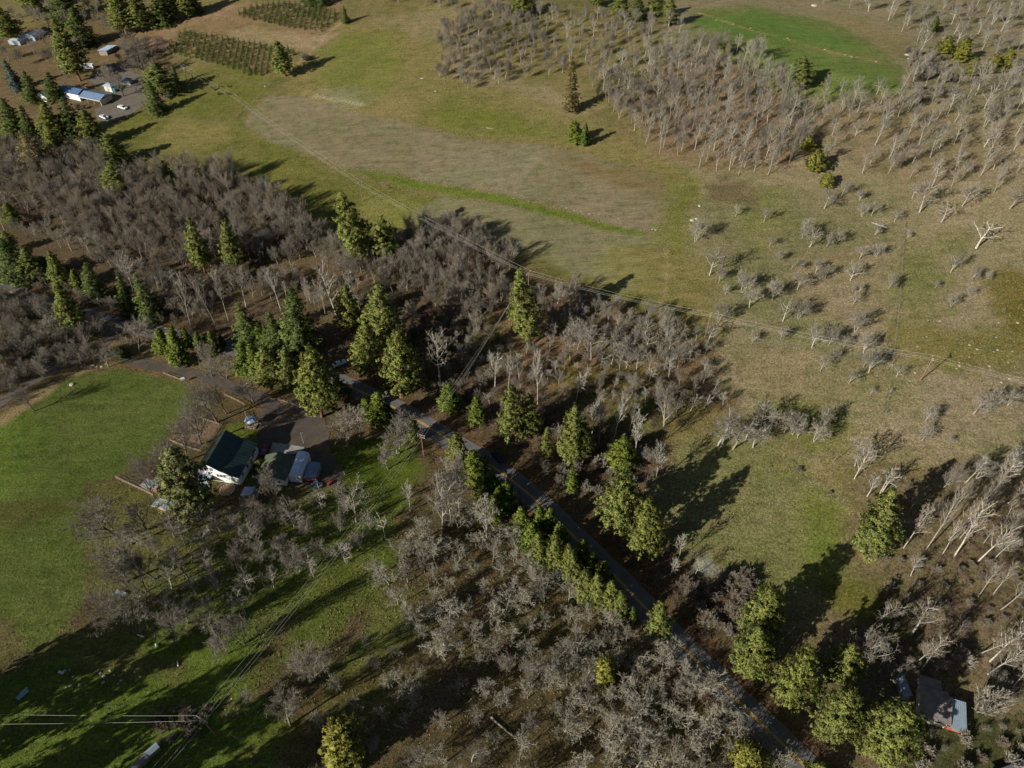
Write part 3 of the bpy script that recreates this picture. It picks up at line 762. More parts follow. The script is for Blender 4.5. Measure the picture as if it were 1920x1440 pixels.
# playhouse with a domed roof on posts, on a fenced plinth
def playhouse():
    b = at(473, 797); t = thing('gazebo', b, ga, 'small gazebo with a pale blue cover at the lawn corner', 'gazebo')
    m = MB(); m.box(-1.6, 1.6, -1.6, 1.6, -.6, .3); m.build('deck', M['wood'], t)
    for x in (-1.4, 1.4):
        for y in (-1.4, 1.4): m = MB(); m.box(x - .07, x + .07, y - .07, y + .07, .3, 2.3); m.build('post', M['wood'], t)
    m = MB(); n = 8
    vs = [(1.75 * math.cos((i + .5) * .7854), 1.75 * math.sin((i + .5) * .7854), 2.3) for i in range(n)] + [(1.1 * math.cos((i + .5) * .7854), 1.1 * math.sin((i + .5) * .7854), 2.9) for i in range(n)] + [(0, 0, 3.15)]
    m.add(vs, [(i, (i + 1) % n, (i + 1) % n + n, i + n) for i in range(n)] + [(i + n, (i + 1) % n + n, 16) for i in range(n)] + [tuple(range(n - 1, -1, -1))]); m.build('canopy', M['tarp_blue'], t)
    for y in (-1.45, 1.45): m = MB(); m.box(-1.4, 1.4, y - .04, y + .04, .9, 1.0); m.build('rail', M['wood'], t)
playhouse()

# chicken coop, cold frames, log pile, green sheet
o = at(282, 919); ca = ang_of(at(294, 898, 2) - at(279, 912, 2)) - 1.35
building('chicken_coop', 'red boarded chicken coop with a grey sheet roof at the lawn edge', 'coop', o, math.radians(-25), [(0, 1.9), (3.0, 2.5)], 2.8, 'barn_red', 'roof_grey', over=.35, thick=.06, seams=.7, wins=(('f', [(1.5, 1.2, .7, .6)]),))
building('coop_annex', 'low grey roofed run left of the red chicken coop', 'coop', at(266, 914), math.radians(-25), [(0, 1.0), (2.6, 1.4)], 2.2, 'wood_old', 'roof_grey', over=.15, thick=.06)
def frames():
    b = at(310, 945); t = thing('cold_frame', b, math.radians(-18), 'timber cold frame glazed with old blue white windows below the coop', 'cold frame')
    m = MB(); m.hexa([(-2.7, -1.9, -.4), (2.7, -1.9, -.4), (2.7, 1.9, -.4), (-2.7, 1.9, -.4)], [(-2.7, -1.9, .45), (2.7, -1.9, .45), (2.7, 1.9, .75), (-2.7, 1.9, .75)]); m.build('box', M['wood_old'], t)
    for i in range(4):
        for j in range(3):
            x0, y0 = -2.62 + i * 1.32, -1.82 + j * 1.24; z = lambda y: .47 + .30 * (y + 1.9) / 3.8
            m = MB(); m.hexa([(x0, y0, z(y0)), (x0 + 1.22, y0, z(y0)), (x0 + 1.22, y0 + 1.12, z(y0 + 1.12)), (x0, y0 + 1.12, z(y0 + 1.12))], [(x0, y0, z(y0) + .06), (x0 + 1.22, y0, z(y0) + .06), (x0 + 1.22, y0 + 1.12, z(y0 + 1.12) + .06), (x0, y0 + 1.12, z(y0 + 1.12) + .06)])
            f = m.build('sash', M['trim'], t)
            for q in range(2):
                xa = x0 + .08 + q * .55; m = MB(); m.hexa([(xa, y0 + .08, z(y0) + .068), (xa + .5, y0 + .08, z(y0) + .068), (xa + .5, y0 + 1.04, z(y0 + 1.04) + .066), (xa, y0 + 1.04, z(y0 + 1.04) + .066)], [(xa, y0 + .08, z(y0) + .08), (xa + .5, y0 + .08, z(y0) + .08), (xa + .5, y0 + 1.04, z(y0 + 1.04) + .078), (xa, y0 + 1.04, z(y0 + 1.04) + .078)])
                m.build('pane', M['skyglass' if (i * 7 + j * 3 + q) % 3 else 'roof_blue'], f)
frames()
def log(name, a, b, r, mat, label, cat='log', branches=0, seed=0):
    A, B = at(*a), at(*b); A.z += r * .7; B.z += r * .7; t = thing(name, A, 0, label, cat)
    d = B - A; rg = random.Random(seed); m = MB(); N = 6
    pts = [d * (i / N) + Vector((rg.uniform(-1, 1), rg.uniform(-1, 1), 0)) * r * .8 * (0 < i < N) for i in range(N + 1)]
    for i in range(N): m.tube(pts[i], pts[i + 1], r * (1 - .5 * i / N), r * (1 - .5 * (i + 1) / N), 8)
    m.build('stem', M[mat], t)
    for k in range(branches):
        p = d * rg.uniform(.35, 1); q = p + Vector((rg.uniform(-1, 1), rg.uniform(-1, 1), rg.uniform(0, .5))).normalized() * d.length * rg.uniform(.15, .4); m = MB(); m.tube(p, q, r * .4, r * .12, 5)
        e = q + Vector((rg.uniform(-1, 1), rg.uniform(-1, 1), rg.uniform(-.2, .3))).normalized() * d.length * .12; m.tube(q, e, r * .12, r * .06, 4); m.build('branch', M[mat], t)
log('log', (300, 953), (319, 961), .28, 'wood_new', 'orange peeled log lying below the cold frame')
log('log', (905, 839), (935, 826), .5, 'log_red', 'reddish brown log lying beside the road past the pole')
log('log', (921, 1345), (966, 1386), .30, 'log', 'long pale log on the leaf litter at the bottom of the oak grove')
log('log', (1172, 1270), (1200, 1308), .28, 'wood_old', 'dark log lying right of the small olive evergreen')
log('log', (1027, 674), (1046, 682), .30, 'log', 'short white log on the brown slope')
log('log', (1152, 662), (1178, 684), .28, 'bark_pale', 'leaning fallen white stem at the field edge', branches=4, seed=3)
log('fallen_tree', (1663, 428), (1634, 418), .22, 'bark_white', 'fallen white tree with spread limbs beside the fence', 'fallen tree', 9, 5)
log('fallen_tree', (1560, 486), (1592, 472), .14, 'log_red', 'fallen branchy stem among the low oaks', 'fallen tree', 8, 8)
log('fallen_tree', (1620, 441), (1638, 464), .12, 'log_red', 'thin reddish fallen stem left of the fence', 'fallen tree', 2, 9)
log('log', (1860, 440), (1878, 447), .12, 'log', 'small pale stick of wood on the upper tan slope')
log('log', (738, 1358), (756, 1366), .14, 'log', 'pale forked stick under the bottom oaks')
log('log', (912, 240), (924, 242), .16, 'log', 'white log at the upper edge of the stubble field')
log('plank', (433, 1378), (446, 1385), .12, 'wood', 'yellowish plank lying in the grass near the power pole', 'plank')

# rail fences, wire fences
def fence(label, px, gap, ph, rails, mat, wire=False, pr=.065, lean=.05):
    P = spline(ppoly(px), 1.0) if len(px) > 2 else np.array([np.array(at(*px[0])[:2]) * (1 - i / 12) + np.array(at(*px[1])[:2]) * i / 12 for i in range(13)])
    s = np.concatenate([[0], np.cumsum(np.hypot(*np.diff(P, axis=0).T))]); n = max(1, int(round(s[-1] / gap)))
    q = np.array([[np.interp(s[-1] * i / n, s, P[:, k]) for k in (0, 1)] for i in range(n + 1)])
    o = Vector((*q[0], float(hgt(*q[0])))); t = thing('wire_fence' if wire else 'rail_fence', o, 0, label, 'fence', 'fences')
    rg = random.Random(len(px) + int(px[0][0])); pos = [Vector((*c, float(hgt(*c)))) - o for c in q]
    mm = MB(); mm.tube((0, 0, -.3), (0, 0, ph), pr, pr * .85, 6); first = None
    for c in pos:
        if first is None: first = mm.build('post', M[mat], t); e = first
        else: e = first.copy(); COL.objects.link(e)
        e.parent = t; e.location = c; e.rotation_euler = (rg.uniform(-lean, lean), rg.uniform(-lean, lean), rg.uniform(0, 3)); e.scale = (1, 1, rg.uniform(.9, 1.15))
    for i in range(n):
        for z in rails:
            m = MB(); dz = rg.uniform(-.06, .06) if not wire else 0
            if wire: m.tube(pos[i] + Vector((0, 0, z)), pos[i + 1] + Vector((0, 0, z)), .012, n=3); m.build('strand', M['metal'], t)
            else:
                k = (pos[i + 1] - pos[i]).cross(Vector((0, 0, 1))).normalized() * .09
                m.tube(pos[i] + k + Vector((0, 0, z + dz)), pos[i + 1] + k + Vector((0, 0, z - dz)), .045, n=6); m.build('rail', M[mat], t)
    return t
fence('old timber rail fence along the far side of the bare paddock', [(366, 782), (412, 798)], 2.6, 1.2, (.55, 1.05), 'wood')
fence('timber rail fence down the right side of the bare paddock', [(412, 798), (378, 846)], 2.8, 1.2, (.55, 1.05), 'wood')
fence('broken pale rail fence along the near side of the bare paddock', [(318, 826), (345, 838), (376, 847)], 2.6, 1.2, (.5, .95), 'log', lean=.2)
fence('rail fence between the lawn and the bare paddock', [(318, 826), (352, 785), (366, 782)], 2.8, 1.1, (.5, 1.0), 'wood')
fence('green grey rail fence running from the lawn to the chicken coop', [(219, 897), (242, 908), (266, 919), (290, 931)], 2.3, 1.3, (.4, .8, 1.2), 'wood')
fence('pale rail fence above the farmhouse lawn', [(422, 742), (440, 750), (459, 760)], 2.6, 1.1, (.5, 1.0), 'log')
fence('timber rail fence round the gazebo corner of the lawn', [(461, 775), (470, 799), (487, 793), (491, 806)], 2.2, 1.1, (.5, 1.0), 'wood')
fence('low timber fence along the upper edge of the parking yard', [(505, 750), (527, 752), (562, 764)], 3.0, 1.0, (.45, .9), 'wood')
fence('short white rail beside the driveway at the lawn', [(308, 702), (324, 708), (340, 714)], 2.6, 1.0, (.5, .95), 'log')
fence('long wire fence running down the tan slope', [(1698, 392), (1692, 470), (1686, 560), (1678, 640), (1669, 710), (1657, 800)], 5.0, 1.3, (.45, .8, 1.15), 'wood_old', True)
fence('wire fence crossing the slope under the power line', [(1345, 640), (1400, 645), (1480, 653), (1560, 668), (1640, 672), (1672, 690)], 5.0, 1.3, (.45, .8, 1.15), 'wood_old', True)
fence('wire fence beside the road bend meadow', [(1445, 822), (1500, 850), (1535, 868)], 5.0, 1.2, (.45, .8, 1.1), 'wood_old', True)
fence('pasture fence with grey posts below the far farm', [(300, 237), (312, 224), (340, 219), (375, 223), (418, 236), (450, 214), (475, 193), (500, 166)], 5.0, 1.3, (.5, .9, 1.2), 'wood_old', True)
fence('farm fence of grey posts along the top edge of the pasture', [(405, 138), (440, 150), (500, 160), (540, 150)], 5.0, 1.3, (.5, .9, 1.2), 'wood_old', True)

# vehicles
def pickup(label, px, to, paint, parts=()):
    b = at(*px); t = thing('pickup_truck', b, ang_of(at(*to) - b), label, 'truck', 'parked vehicles')
    m = MB(); m.side([(-.92, .45), (.92, .45), (.96, .75), (.92, 1.05), (-.92, 1.05), (-.96, .75)], -2.7, 2.7); m.build('body', M[paint], t, .05)
    m = MB(); m.hexa([(-.55, -.86, 1.05), (1.25, -.86, 1.05), (1.25, .86, 1.05), (-.55, .86, 1.05)], [(-.35, -.72, 1.72), (.65, -.72, 1.72), (.65, .72, 1.72), (-.35, .72, 1.72)]); m.build('cab', M[paint], t, .04)
    m = MB(); m.hexa([(.78, -.72, 1.62), (1.24, -.8, 1.1), (1.24, .8, 1.1), (.78, .72, 1.62)], [(.74, -.66, 1.74), (1.30, -.76, 1.12), (1.30, .76, 1.12), (.74, .66, 1.74)]); m.build('windscreen', M['glass'], t)
    m = MB(); m.box(-.5, -.46, -.66, .66, 1.15, 1.6); m.build('rear_window', M['glass'], t)
    for y in (-1, 1):
        m = MB(); m.hexa([(-.38, y * .82 - .02, 1.12), (.95, y * .82 - .02, 1.12), (.95, y * .82 + .02, 1.12), (-.38, y * .82 + .02, 1.12)], [(-.3, y * .74 - .02, 1.62), (.6, y * .74 - .02, 1.62), (.6, y * .74 + .02, 1.62), (-.3, y * .74 + .02, 1.62)]); m.build('side_window', M['glass'], t)
        m = MB(); m.box(-2.62, -.62, y * .86 - .06, y * .86 + .06, 1.05, 1.28); m.build('bed_side', M[paint], t)
        m = MB(); m.box(2.68, 2.73, y * .7 - .16, y * .7 + .16, .72, .9); m.build('headlight', M['porcelain'], t)
        for x in (-1.75, 1.7):
            m = MB(); m.tube((x, y * .78, .4), (x, y * .98, .4), .4, n=14); wl = m.build('wheel', M['rubber'], t); m = MB(); m.tube((x, y * .985, .4), (x, y * .995, .4), .2, n=10); m.build('rim', M['metal'], wl)
    m = MB(); m.box(-2.55, -.65, -.78, .78, 1.0, 1.06); m.build('bed', M['rubber'], t)
    return t
def car(label, px, to, paint, name='parked_car', top='glass'):
    b = at(*px); t = thing(name, b, ang_of(at(*to) - b), label, 'car', 'parked vehicles')
    m = MB(); m.side([(-.85, .35), (.85, .35), (.9, .65), (.82, .95), (-.82, .95), (-.9, .65)], -2.2, 2.2); m.build('body', M[paint], t, .08)
    m = MB(); m.hexa([(-1.5, -.78, .95), (.9, -.78, .95), (.9, .78, .95), (-1.5, .78, .95)], [(-1.0, -.6, 1.45), (.3, -.6, 1.45), (.3, .6, 1.45), (-1.0, .6, 1.45)]); m.build('cabin', M[paint], t, .05)
    m = MB(); m.hexa([(.36, -.58, 1.42), (.88, -.72, .98), (.88, .72, .98), (.36, .58, 1.42)], [(.38, -.56, 1.48), (.94, -.7, 1.0), (.94, .7, 1.0), (.38, .56, 1.48)]); m.build('windscreen', M[top], t)
    m = MB(); m.hexa([(-1.48, -.7, .98), (-1.04, -.56, 1.42), (-1.04, .56, 1.42), (-1.48, .7, .98)], [(-1.54, -.68, 1.0), (-1.06, -.54, 1.48), (-1.06, .54, 1.48), (-1.54, .68, 1.0)]); m.build('rear_window', M[top], t)
    for y in (-1, 1):
        for x in (-1.35, 1.35): m = MB(); m.tube((x, y * .72, .33), (x, y * .9, .33), .33, n=12); m.build('wheel', M['rubber'], t)
        m = MB(); m.box(2.18, 2.23, y * .6 - .15, y * .6 + .15, .6, .74); m.build('headlight', M['porcelain'], t)
    return t
tk = pickup('white pickup with a load on its bed parked in the far farm yard', (231, 204), (247, 208), 'paint_white')
m = MB(); m.box(-2.5, -.8, -.6, .6, 1.07, 1.35); m.build('load', M['cream'], tk); m = MB(); m.box(-3.4, -2.75, -.5, .5, .45, .6); m.build('tow_rack', M['metal'], tk)
tk = pickup('white pickup with a yellow snow plough beside the spruces', (196, 222), (178, 214), 'paint_white')
m = MB(); m.side([(-1.2, .15), (1.2, .15), (1.2, .95), (-1.2, .95)], 3.1, 3.25); m.build('plough_blade', M['paint_yellow'], tk); m = MB(); m.box(2.7, 3.1, -.3, .3, .4, .6); m.build('plough_arm', M['paint_yellow'], tk)
car('dark red car in the shade between farmhouse and garage', (498, 846), (492, 862), 'paint_red', top='skyglass')  # reflected sky on its windows is put into the glass colour
car('silver blue car half hidden in the shade under the roadside pines', (637, 684), (655, 676), 'paint_silver')
car('black car in the shade beside the road past the log', (934, 860), (946, 872), 'rubber')
car('pale car under the dark low fir at the far farm', (316, 181), (330, 179), 'paint_silver')
def trailer(label, px, to, Lh, name='travel_trailer'):
    b = at(*px); t = thing(name, b, ang_of(at(*to) - b), label, 'trailer', 'parked vehicles')
    m = MB(); m.side([(-1.15, .6), (1.15, .6), (1.2, 1.0), (1.15, 2.8), (-1.15, 2.8), (-1.2, 1.0)], -Lh, Lh); m.build('body', M['paint_white'], t, .12)
    m = MB(); m.box(-Lh * .98, Lh * .98, -1.225, -1.2, 1.1, 1.35); m.build('stripe', M['roof_blue'], t)
    for x in (-Lh * .55, Lh * .3): m = MB(); m.box(x - .4, x + .4, -1.23, -1.17, 1.6, 2.2); m.build('window', M['glass'], t)
    for y in (-1, 1): m = MB(); m.tube((0, y * .9, .36), (0, y * 1.12, .36), .36, n=12); m.build('wheel', M['rubber'], t)
    m = MB(); m.tube((Lh, 0, .6), (Lh + 1.2, 0, .55), .05); m.build('hitch', M['metal'], t)
trailer('white travel trailer beyond the tall pine at the far farm', (166, 130), (182, 128), 3.4)
# boat like pale trailer and bits at the lower left
def sheet(name, label, cat, a, b, wd, z0, mat, th=.08):
    A, B = at(*a), at(*b); d = B - A; t = thing(name, A, ang_of(d), label, cat); Lh = Vector((d.x, d.y)).length; dz = d.z
    m = MB(); m.hexa([(0, -wd / 2, z0), (Lh, -wd / 2, z0 + dz), (Lh, wd / 2, z0 + dz + .1), (0, wd / 2, z0 + .1)], [(0, -wd / 2, z0 + th), (Lh, -wd / 2, z0 + dz + th), (Lh, wd / 2, z0 + dz + th + .1), (0, wd / 2, z0 + th + .1)]); m.build('panel', M[mat], t)
    for x in (.1, Lh - .1):
        m = MB(); m.box(x - .06, x + .06, -wd / 2 + .1, wd / 2 - .1, -.3, z0 + (dz * x / Lh) + .02); m.build('bearer', M['wood_old'], t)
sheet('metal_sheet', 'long pale blue metal sheet lying on the shaded lawn', 'metal sheet', (33, 1312), (53, 1294), 1.0, .15, 'steel_blue')
sheet('metal_sheet', 'second narrow metal sheet beside the long one on the shaded lawn', 'metal sheet', (38, 1303), (52, 1290), .4, .12, 'metal')
sheet('metal_sheet', 'small white sheet in the shadow above the long pale sheets', 'metal sheet', (110, 1260), (120, 1263), .5, .12, 'metal')
sheet('metal_sheet', 'low blue grey sheet among the oaks at the lawn edge', 'metal sheet', (218, 1110), (236, 1116), .9, .25, 'steel_blue')
sheet('plank', 'white pipe left of the stump foot oak', 'pipe', (258, 1191), (271, 1195), .22, .1, 'porcelain')
sheet('plank', 'short white pipe standing by the stump foot oak', 'pipe', (292, 1208), (294, 1216), .22, .2, 'porcelain')
sheet('plank', 'white pipe right of the stump foot oak', 'pipe', (333, 1240), (334, 1250), .22, .1, 'porcelain')
sheet('green_sheet', 'faded green tarp on the ground under the house pine', 'tarp', (322, 961), (352, 957), 1.0, .12, 'roof_moss')
building('culvert_shed', 'narrow shed with a blue grey roof below the bramble mound', 'shed', at(270, 1420), ang_of(at(292, 1402) - at(270, 1420)) - 1.5708, [(0, 1.3), (.6, 1.6), (1.2, 1.3)], 3.0, 'wood_old', 'steel_blue', over=.08, thick=.05)
building('long_shed', 'long mossy shed roof running out of the bottom edge', 'shed', at(238, 1448), ang_of(at(268, 1422) - at(238, 1448)) - 1.5708, [(0, 1.1), (.7, 1.4), (1.4, 1.1)], 4.0, 'wood_old', 'wood_old', over=.08, thick=.05)

# far farm buildings
A, B = at(112, 178), at(190, 196); fa = ang_of(B - A)
W_ = (B - A).length
o = at(112, 190); 
def farm_barn():
    mid = at(152, 187)
    t1 = building('machine_shed', 'long barn at the far farm, dark blue roofed left half', 'barn', at(113, 181), fa, [(0, 3.0), (W_ * .5, 3.0)], 7.0, 'white', 'roof_blue', over=.0, thick=.1)
    for c in list(t1.children):
        if c.name.startswith('roof_slope'): bpy.data.objects.remove(c)
    for nm, mt, y0, y1, z0, z1 in (('roof_slope', 'roof_blue', -.5, 3.5, 3.0, 4.4), ('roof_slope', 'roof_blue', 3.5, 7.5, 4.4, 3.0)):
        m = MB(); lo = [(-.4, y0, z0), (W_ * .5, y0, z0), (W_ * .5, y1, z1), (-.4, y1, z1)]; m.hexa(lo, [(x, y, z + .12) for x, y, z in lo]); m.build(nm, M[mt], t1)
    m = MB(); m.side([(0, 2.9), (7.0, 2.9), (3.5, 4.38)], -.02, 0); m.build('gable', M['white'], t1)
    t2 = building('equipment_shed', 'pale blue roofed right half of the long barn, open towards the yard', 'barn', at(152, 190), fa, [(0, 2.7), (W_ * .5, 2.7)], 7.5, 'white', 'roof_blue', over=0, thick=.1)
    for c in list(t2.children): bpy.data.objects.remove(c)
    m = MB(); m.box(0, W_ * .5, 7.3, 7.5, -1.5, 3.2); m.build('wall', M['white'], t2); m = MB(); m.box(W_ * .5 - .2, W_ * .5, 0, 7.3, -1.5, 2.7); m.build('wall', M['cream'], t2)
    for x in (.1, W_ * .17, W_ * .33): m = MB(); m.box(x, x + .2, 0, .2, -1.5, 2.6); m.build('post', M['wood'], t2)
    m = MB(); m.box(-.3, W_ * .5 + .4, -.62, -.52, 2.3, 2.6); m.build('fascia', M['trim'], t2)
    for nm, y0, y1, z0, z1 in (('roof_slope', -.5, 3.7, 2.6, 4.1), ('roof_slope', 3.7, 8.0, 4.1, 3.0)):
        m = MB(); lo = [(.02, y0, z0), (W_ * .5 + .4, y0, z0), (W_ * .5 + .4, y1, z1), (.02, y1, z1)]; m.hexa(lo, [(x, y, z + .12) for x, y, z in lo]); r = m.build(nm, M['roof_blue2'], t2)
        for j in range(1, 14):
            x = W_ * .5 * j / 14; s = MB(); l2 = [(x - .03, y0, z0 + .12), (x + .03, y0, z0 + .12), (x + .03, y1, z1 + .12), (x - .03, y1, z1 + .12)]; s.hexa(l2, [(p, q, k + .05) for p, q, k in l2]); s.build('seam', M['roof_blue2'], r)
M['roof_blue2'] = plain('pale blue metal roof', (.20, .29, .42), .45, .2, var=.14, scale=.6)
farm_barn()
o = at(188, 104); a = ang_of(at(206, 104) - at(188, 104))
building('pole_shed', 'open shed with a bright pale metal roof above the far farm', 'shed', o, a, [(0, 2.6), (5.2, 3.0)], 8.5, 'wood_old', 'roof_pale', over=.5, thick=.1, seams=1.0)
def hip_shed(label, c, w, l, h, ang, roof, wall):
    t = thing('hip_shed', at(*c), ang, label, 'shed'); m = MB(); m.box(-w / 2, w / 2, -l / 2, l / 2, -1, h); m.build('wall', M[wall], t)
    e = .5; a = [(-w / 2 - e, -l / 2 - e, h), (w / 2 + e, -l / 2 - e, h), (w / 2 + e, l / 2 + e, h), (-w / 2 - e, l / 2 + e, h)]
    ap = (0, 0, h + 1.5)
    for i in range(4):
        m = MB(); p, q = a[i], a[(i + 1) % 4]; m.add([p, q, ap, (p[0], p[1], p[2] - .1), (q[0], q[1], q[2] - .1)], [(0, 1, 2), (3, 4, 1, 0), (4, 3, 2)]); m.build('roof_slope', M[roof], t)
    m = MB(); m.box(-.5, .5, -l / 2 - .04, -l / 2 - .003, 0, 2.0); m.build('door', M['wood'], t)
    return t
hip_shed('small cream shed with a pale hipped roof in the far farm yard', (210, 168), 5.0, 4.2, 2.5, fa, 'roof_pale', 'cream')
hip_shed('little shed with a dark blue hipped roof behind the cream one', (240, 157), 3.4, 3.4, 1.8, fa + .5, 'roof_blue', 'cream')
b = at(217, 172); t = thing('water_tank', b, 0, 'teal water tank in front of the cream hip roofed shed', 'tank'); m = MB(); m.tube((0, 0, 0), (0, 0, 1.9), .95, n=18); m.build('body', M['teal'], t); m = MB(); m.tube((0, 0, 1.9), (0, 0, 2.2), .95, .3, n=18); m.build('lid', M['teal'], t)
b = at(163, 164); t = thing('stump', b, 0, 'orange brown stump with cut logs at the foot of the tall farm pine', 'stump'); m = MB(); m.tube((0, 0, -.1), (0, 0, .9), .8, .65, n=12); m.build('trunk', M['wood_new'], t)
for i in range(3): m = MB(); m.tube((-2 + i * .5, -.8, .2), (-1.2 + i * .5, .2, .2), .2, n=8); m.build('cut_log', M['log_red'], t)
building('hidden_house', 'white house with a blue roof half hidden by firs at the far farm', 'house', at(72, 188), fa, [(0, 2.8), (3.5, 4.3), (7, 2.8)], 8, 'white', 'roof_blue', wins=(('f', [(2, 1.5, 1, 1), (5, 1.5, 1, 1)]),))
for c, lab in (((18, 84), 'white roofed greenhouse behind bare trees, left half'), ((46, 76), 'white roofed greenhouse behind bare trees, right half')):
    building('greenhouse', lab, 'greenhouse', at(*c), fa + .15, [(0, 2.2), (1.4, 3.2), (4, 3.7), (6.6, 3.2), (8, 2.2)], 10, 'roof_pale', 'paint_white', over=.05, thick=.06)
b = at(262, 168); t = thing('picnic_table', b, .4, 'timber picnic table on the grass beside the yellow green farm pine', 'table')
m = MB(); m.box(-1.1, 1.1, -.45, .45, .72, .8); m.build('tabletop', M['wood'], t)
for y in (-.8, .8): m = MB(); m.box(-1.1, 1.1, y - .15, y + .15, .42, .48); m.build('bench', M['wood'], t)
for x in (-.8, .8): m = MB(); m.box(x - .05, x + .05, -.8, .8, .3, .42); m.box(x - .05, x + .05, -.06, .06, 0, .72); m.build('trestle', M['wood_old'], t)

# the small house at the lower right
def cabin():
    A, B = at(1732, 1305, 4), at(1783, 1321, 4); d = B - A; ang = ang_of(d); Lh = d.length
    c, s = math.cos(ang), math.sin(ang); n = Vector((s, -c, 0))
    o = A + n * 3.3; z = float(hgt(A.x, A.y)); o = Vector((o.x, o.y, z))
    t = thing('cabin', o, ang, 'small brown roofed house under the wide pine by the road', 'house')
    m = MB(); m.side([(0, -1.5), (0, 2.5), (3.3, 3.8), (6.2, 2.5), (6.2, -1.5)], 0, Lh); m.build('wall', M['cream'], t)
    for y0, z0, y1, z1 in ((-.5, 2.33, 3.3, 3.83), (3.3, 3.83, 6.6, 2.35)):
        m = MB(); lo = [(-.4, y0, z0), (Lh + .3, y0, z0), (Lh + .3, y1, z1), (-.4, y1, z1)]; m.hexa(lo, [(x, y, q + .14) for x, y, q in lo]); m.build('roof_slope', M['roof_brown'], t)
    for x in (1.2, 3.4, 5.6):
        f = MB(); f.box(x - .5, x + .5, -.05, -.003, .9, 2.0); w2 = f.build('window', M['trim'], t); f = MB(); f.box(x - .42, x + .42, -.065, -.052, .98, 1.92); f.build('pane', M['glass'], w2)
    m = MB(); m.box(.4, Lh - .9, 6.9, 8.7, -1, 2.0); m.build('annex_wall', M['cream'], t); m = MB(); lo = [(.2, 6.75, 2.3), (Lh - .7, 6.75, 2.3), (Lh - .7, 9.0, 2.0), (.2, 9.0, 2.0)]; m.hexa(lo, [(x, y, q + .12) for x, y, q in lo]); m.build('annex_roof', M['roof_brown'], t)
    # lean-to with pale blue metal roof and red wall
    t2 = thing('side_shed', o + Vector((c, s, 0)) * (Lh + .35), ang, 'shed with a pale blue metal roof and red front joined to the brown roofed house', 'shed')
    m = MB(); m.side([(0, -1.5), (0, 1.98), (4.8, 2.78), (4.8, -1.5)], 0.05, 2.7); m.build('wall', M['barn_red'], t2)
    for y0, z0, y1, z1 in ((-.6, 1.9, 5.3, 2.89),):
        m = MB(); lo = [(.0, y0, z0), (3.1, y0, z0), (3.1, y1, z1), (.0, y1, z1)]; m.hexa(lo, [(x, y, q + .1) for x, y, q in lo]); r = m.build('roof_slope', M['steel_blue'], t2)
        for j in range(1, 8):
            x = 3.1 * j / 8; sm = MB(); l2 = [(x - .03, y0, z0 + .1), (x + .03, y0, z0 + .1), (x + .03, y1, z1 + .1), (x - .03, y1, z1 + .1)]; sm.hexa(l2, [(p, q, k + .05) for p, q, k in l2]); sm.build('seam', M['steel_blue'], r)
    m = MB(); m.box(1.0, 2.2, -.06, -.004, 0, 1.8); m.build('door', M['wood_old'], t2)
cabin()
building('glazed_lean_to', 'narrow blue glazed lean-to left of the brown roofed house', 'greenhouse', at(1688, 1312), ang_of(at(1700, 1312) - at(1688, 1312)), [(0, 1.8), (1.6, 2.3)], 4.6, 'roof_grey', 'skyglass', over=.06, thick=.05, seams=.9)
building('roadside_barn', 'large grey shingled roof cut by the bottom right corner', 'barn', at(1905, 1560), ang_of(at(1925, 1412, 4) - at(1858, 1438, 4)), [(0, 3.2), (12, 3.2)], 9, 'wood_old', 'roof_slate', over=.5, thick=.15)

# ------------------------------------------------------------------ poles and lines
def pole(label, base, h, ang, arms=1, transformer=False, arm_l=2.4):
    b = at(*base) if not isinstance(base, Vector) else base
    t = thing('utility_pole', b, ang, label, 'utility pole', 'utility poles')
    m = MB(); m.tube((0, 0, -.3), (0, 0, h), .16, .11, 10); m.build('shaft', M['pole'], t)
    tips = []
    for k in range(arms):
        z = h - .25 - .9 * k; m = MB(); m.box(-.07, .07, -arm_l / 2, arm_l / 2, z - .07, z + .07); m.box(-.03, .03, -arm_l / 4, arm_l / 4, z - .45, z - .39); ca = m.build('crossarm', M['log'], t)
        for y in (-arm_l / 2 + .1, 0 if k else -.35, arm_l / 2 - .1):
            m = MB(); m.tube((0, y, z + .07), (0, y, z + .32), .07, .05, 8); m.build('insulator', M['porcelain'], ca)
            if k == 0: tips.append((0, y, z + .33))
    if transformer:
        m = MB(); m.tube((.35, .1, h - 2.2), (.35, .1, h - 1.2), .27, n=14); tr = m.build('transformer', M['metal'], t); m = MB(); m.tube((.35, .1, h - 1.2), (.35, .1, h - .95), .06, n=8); m.build('bushing', M['porcelain'], tr)
    Mx = frame(b, ang); return [Mx @ Vector(p) for p in tips]
def line_ang(a, b): return ang_of(at(*b) - at(*a))
def wire(p, q, sag, label, group, r=.02):
    n = 16; sg = []; P = [p.lerp(q, i / n) - Vector((0, 0, sag * 4 * (i / n) * (1 - i / n))) for i in range(n + 1)]
    for i in range(n): sg.append((*P[i], *P[i + 1], r, r))
    v, f = tubes(sg, 3); o = bpy.data.objects.new('power_line', mesh_np('power_line', v, [f], M['wire'])); COL.objects.link(o)
    tag(o, label, 'power line', group)
PA, PB, PC, PD, PE, PF = (447, 216), (680, 378), (990, 575), (1322, 631), (1725, 714), (2080, 800)
hA, hB, hC, hD, hE = 9.5, 8.5, 14.0, 8.8, 9.0
aA, aB, aC, aD = line_ang(PA, PB), line_ang(PB, PC), line_ang(PC, PD), line_ang(PD, PE)
TA = pole('tall thin pole at the corner of the stubble field', PA, hA, aA); TB = pole('lone pole in the green strip below the stubble field', PB, hB, (aA + aB) / 2)
TC = pole('pole rising behind the tall pine at the field edge', PC, hC, (aB + aC) / 2); TD = pole('reddish pole at the lower field corner, near the single oak', PD, hD, (aC + aD) / 2)
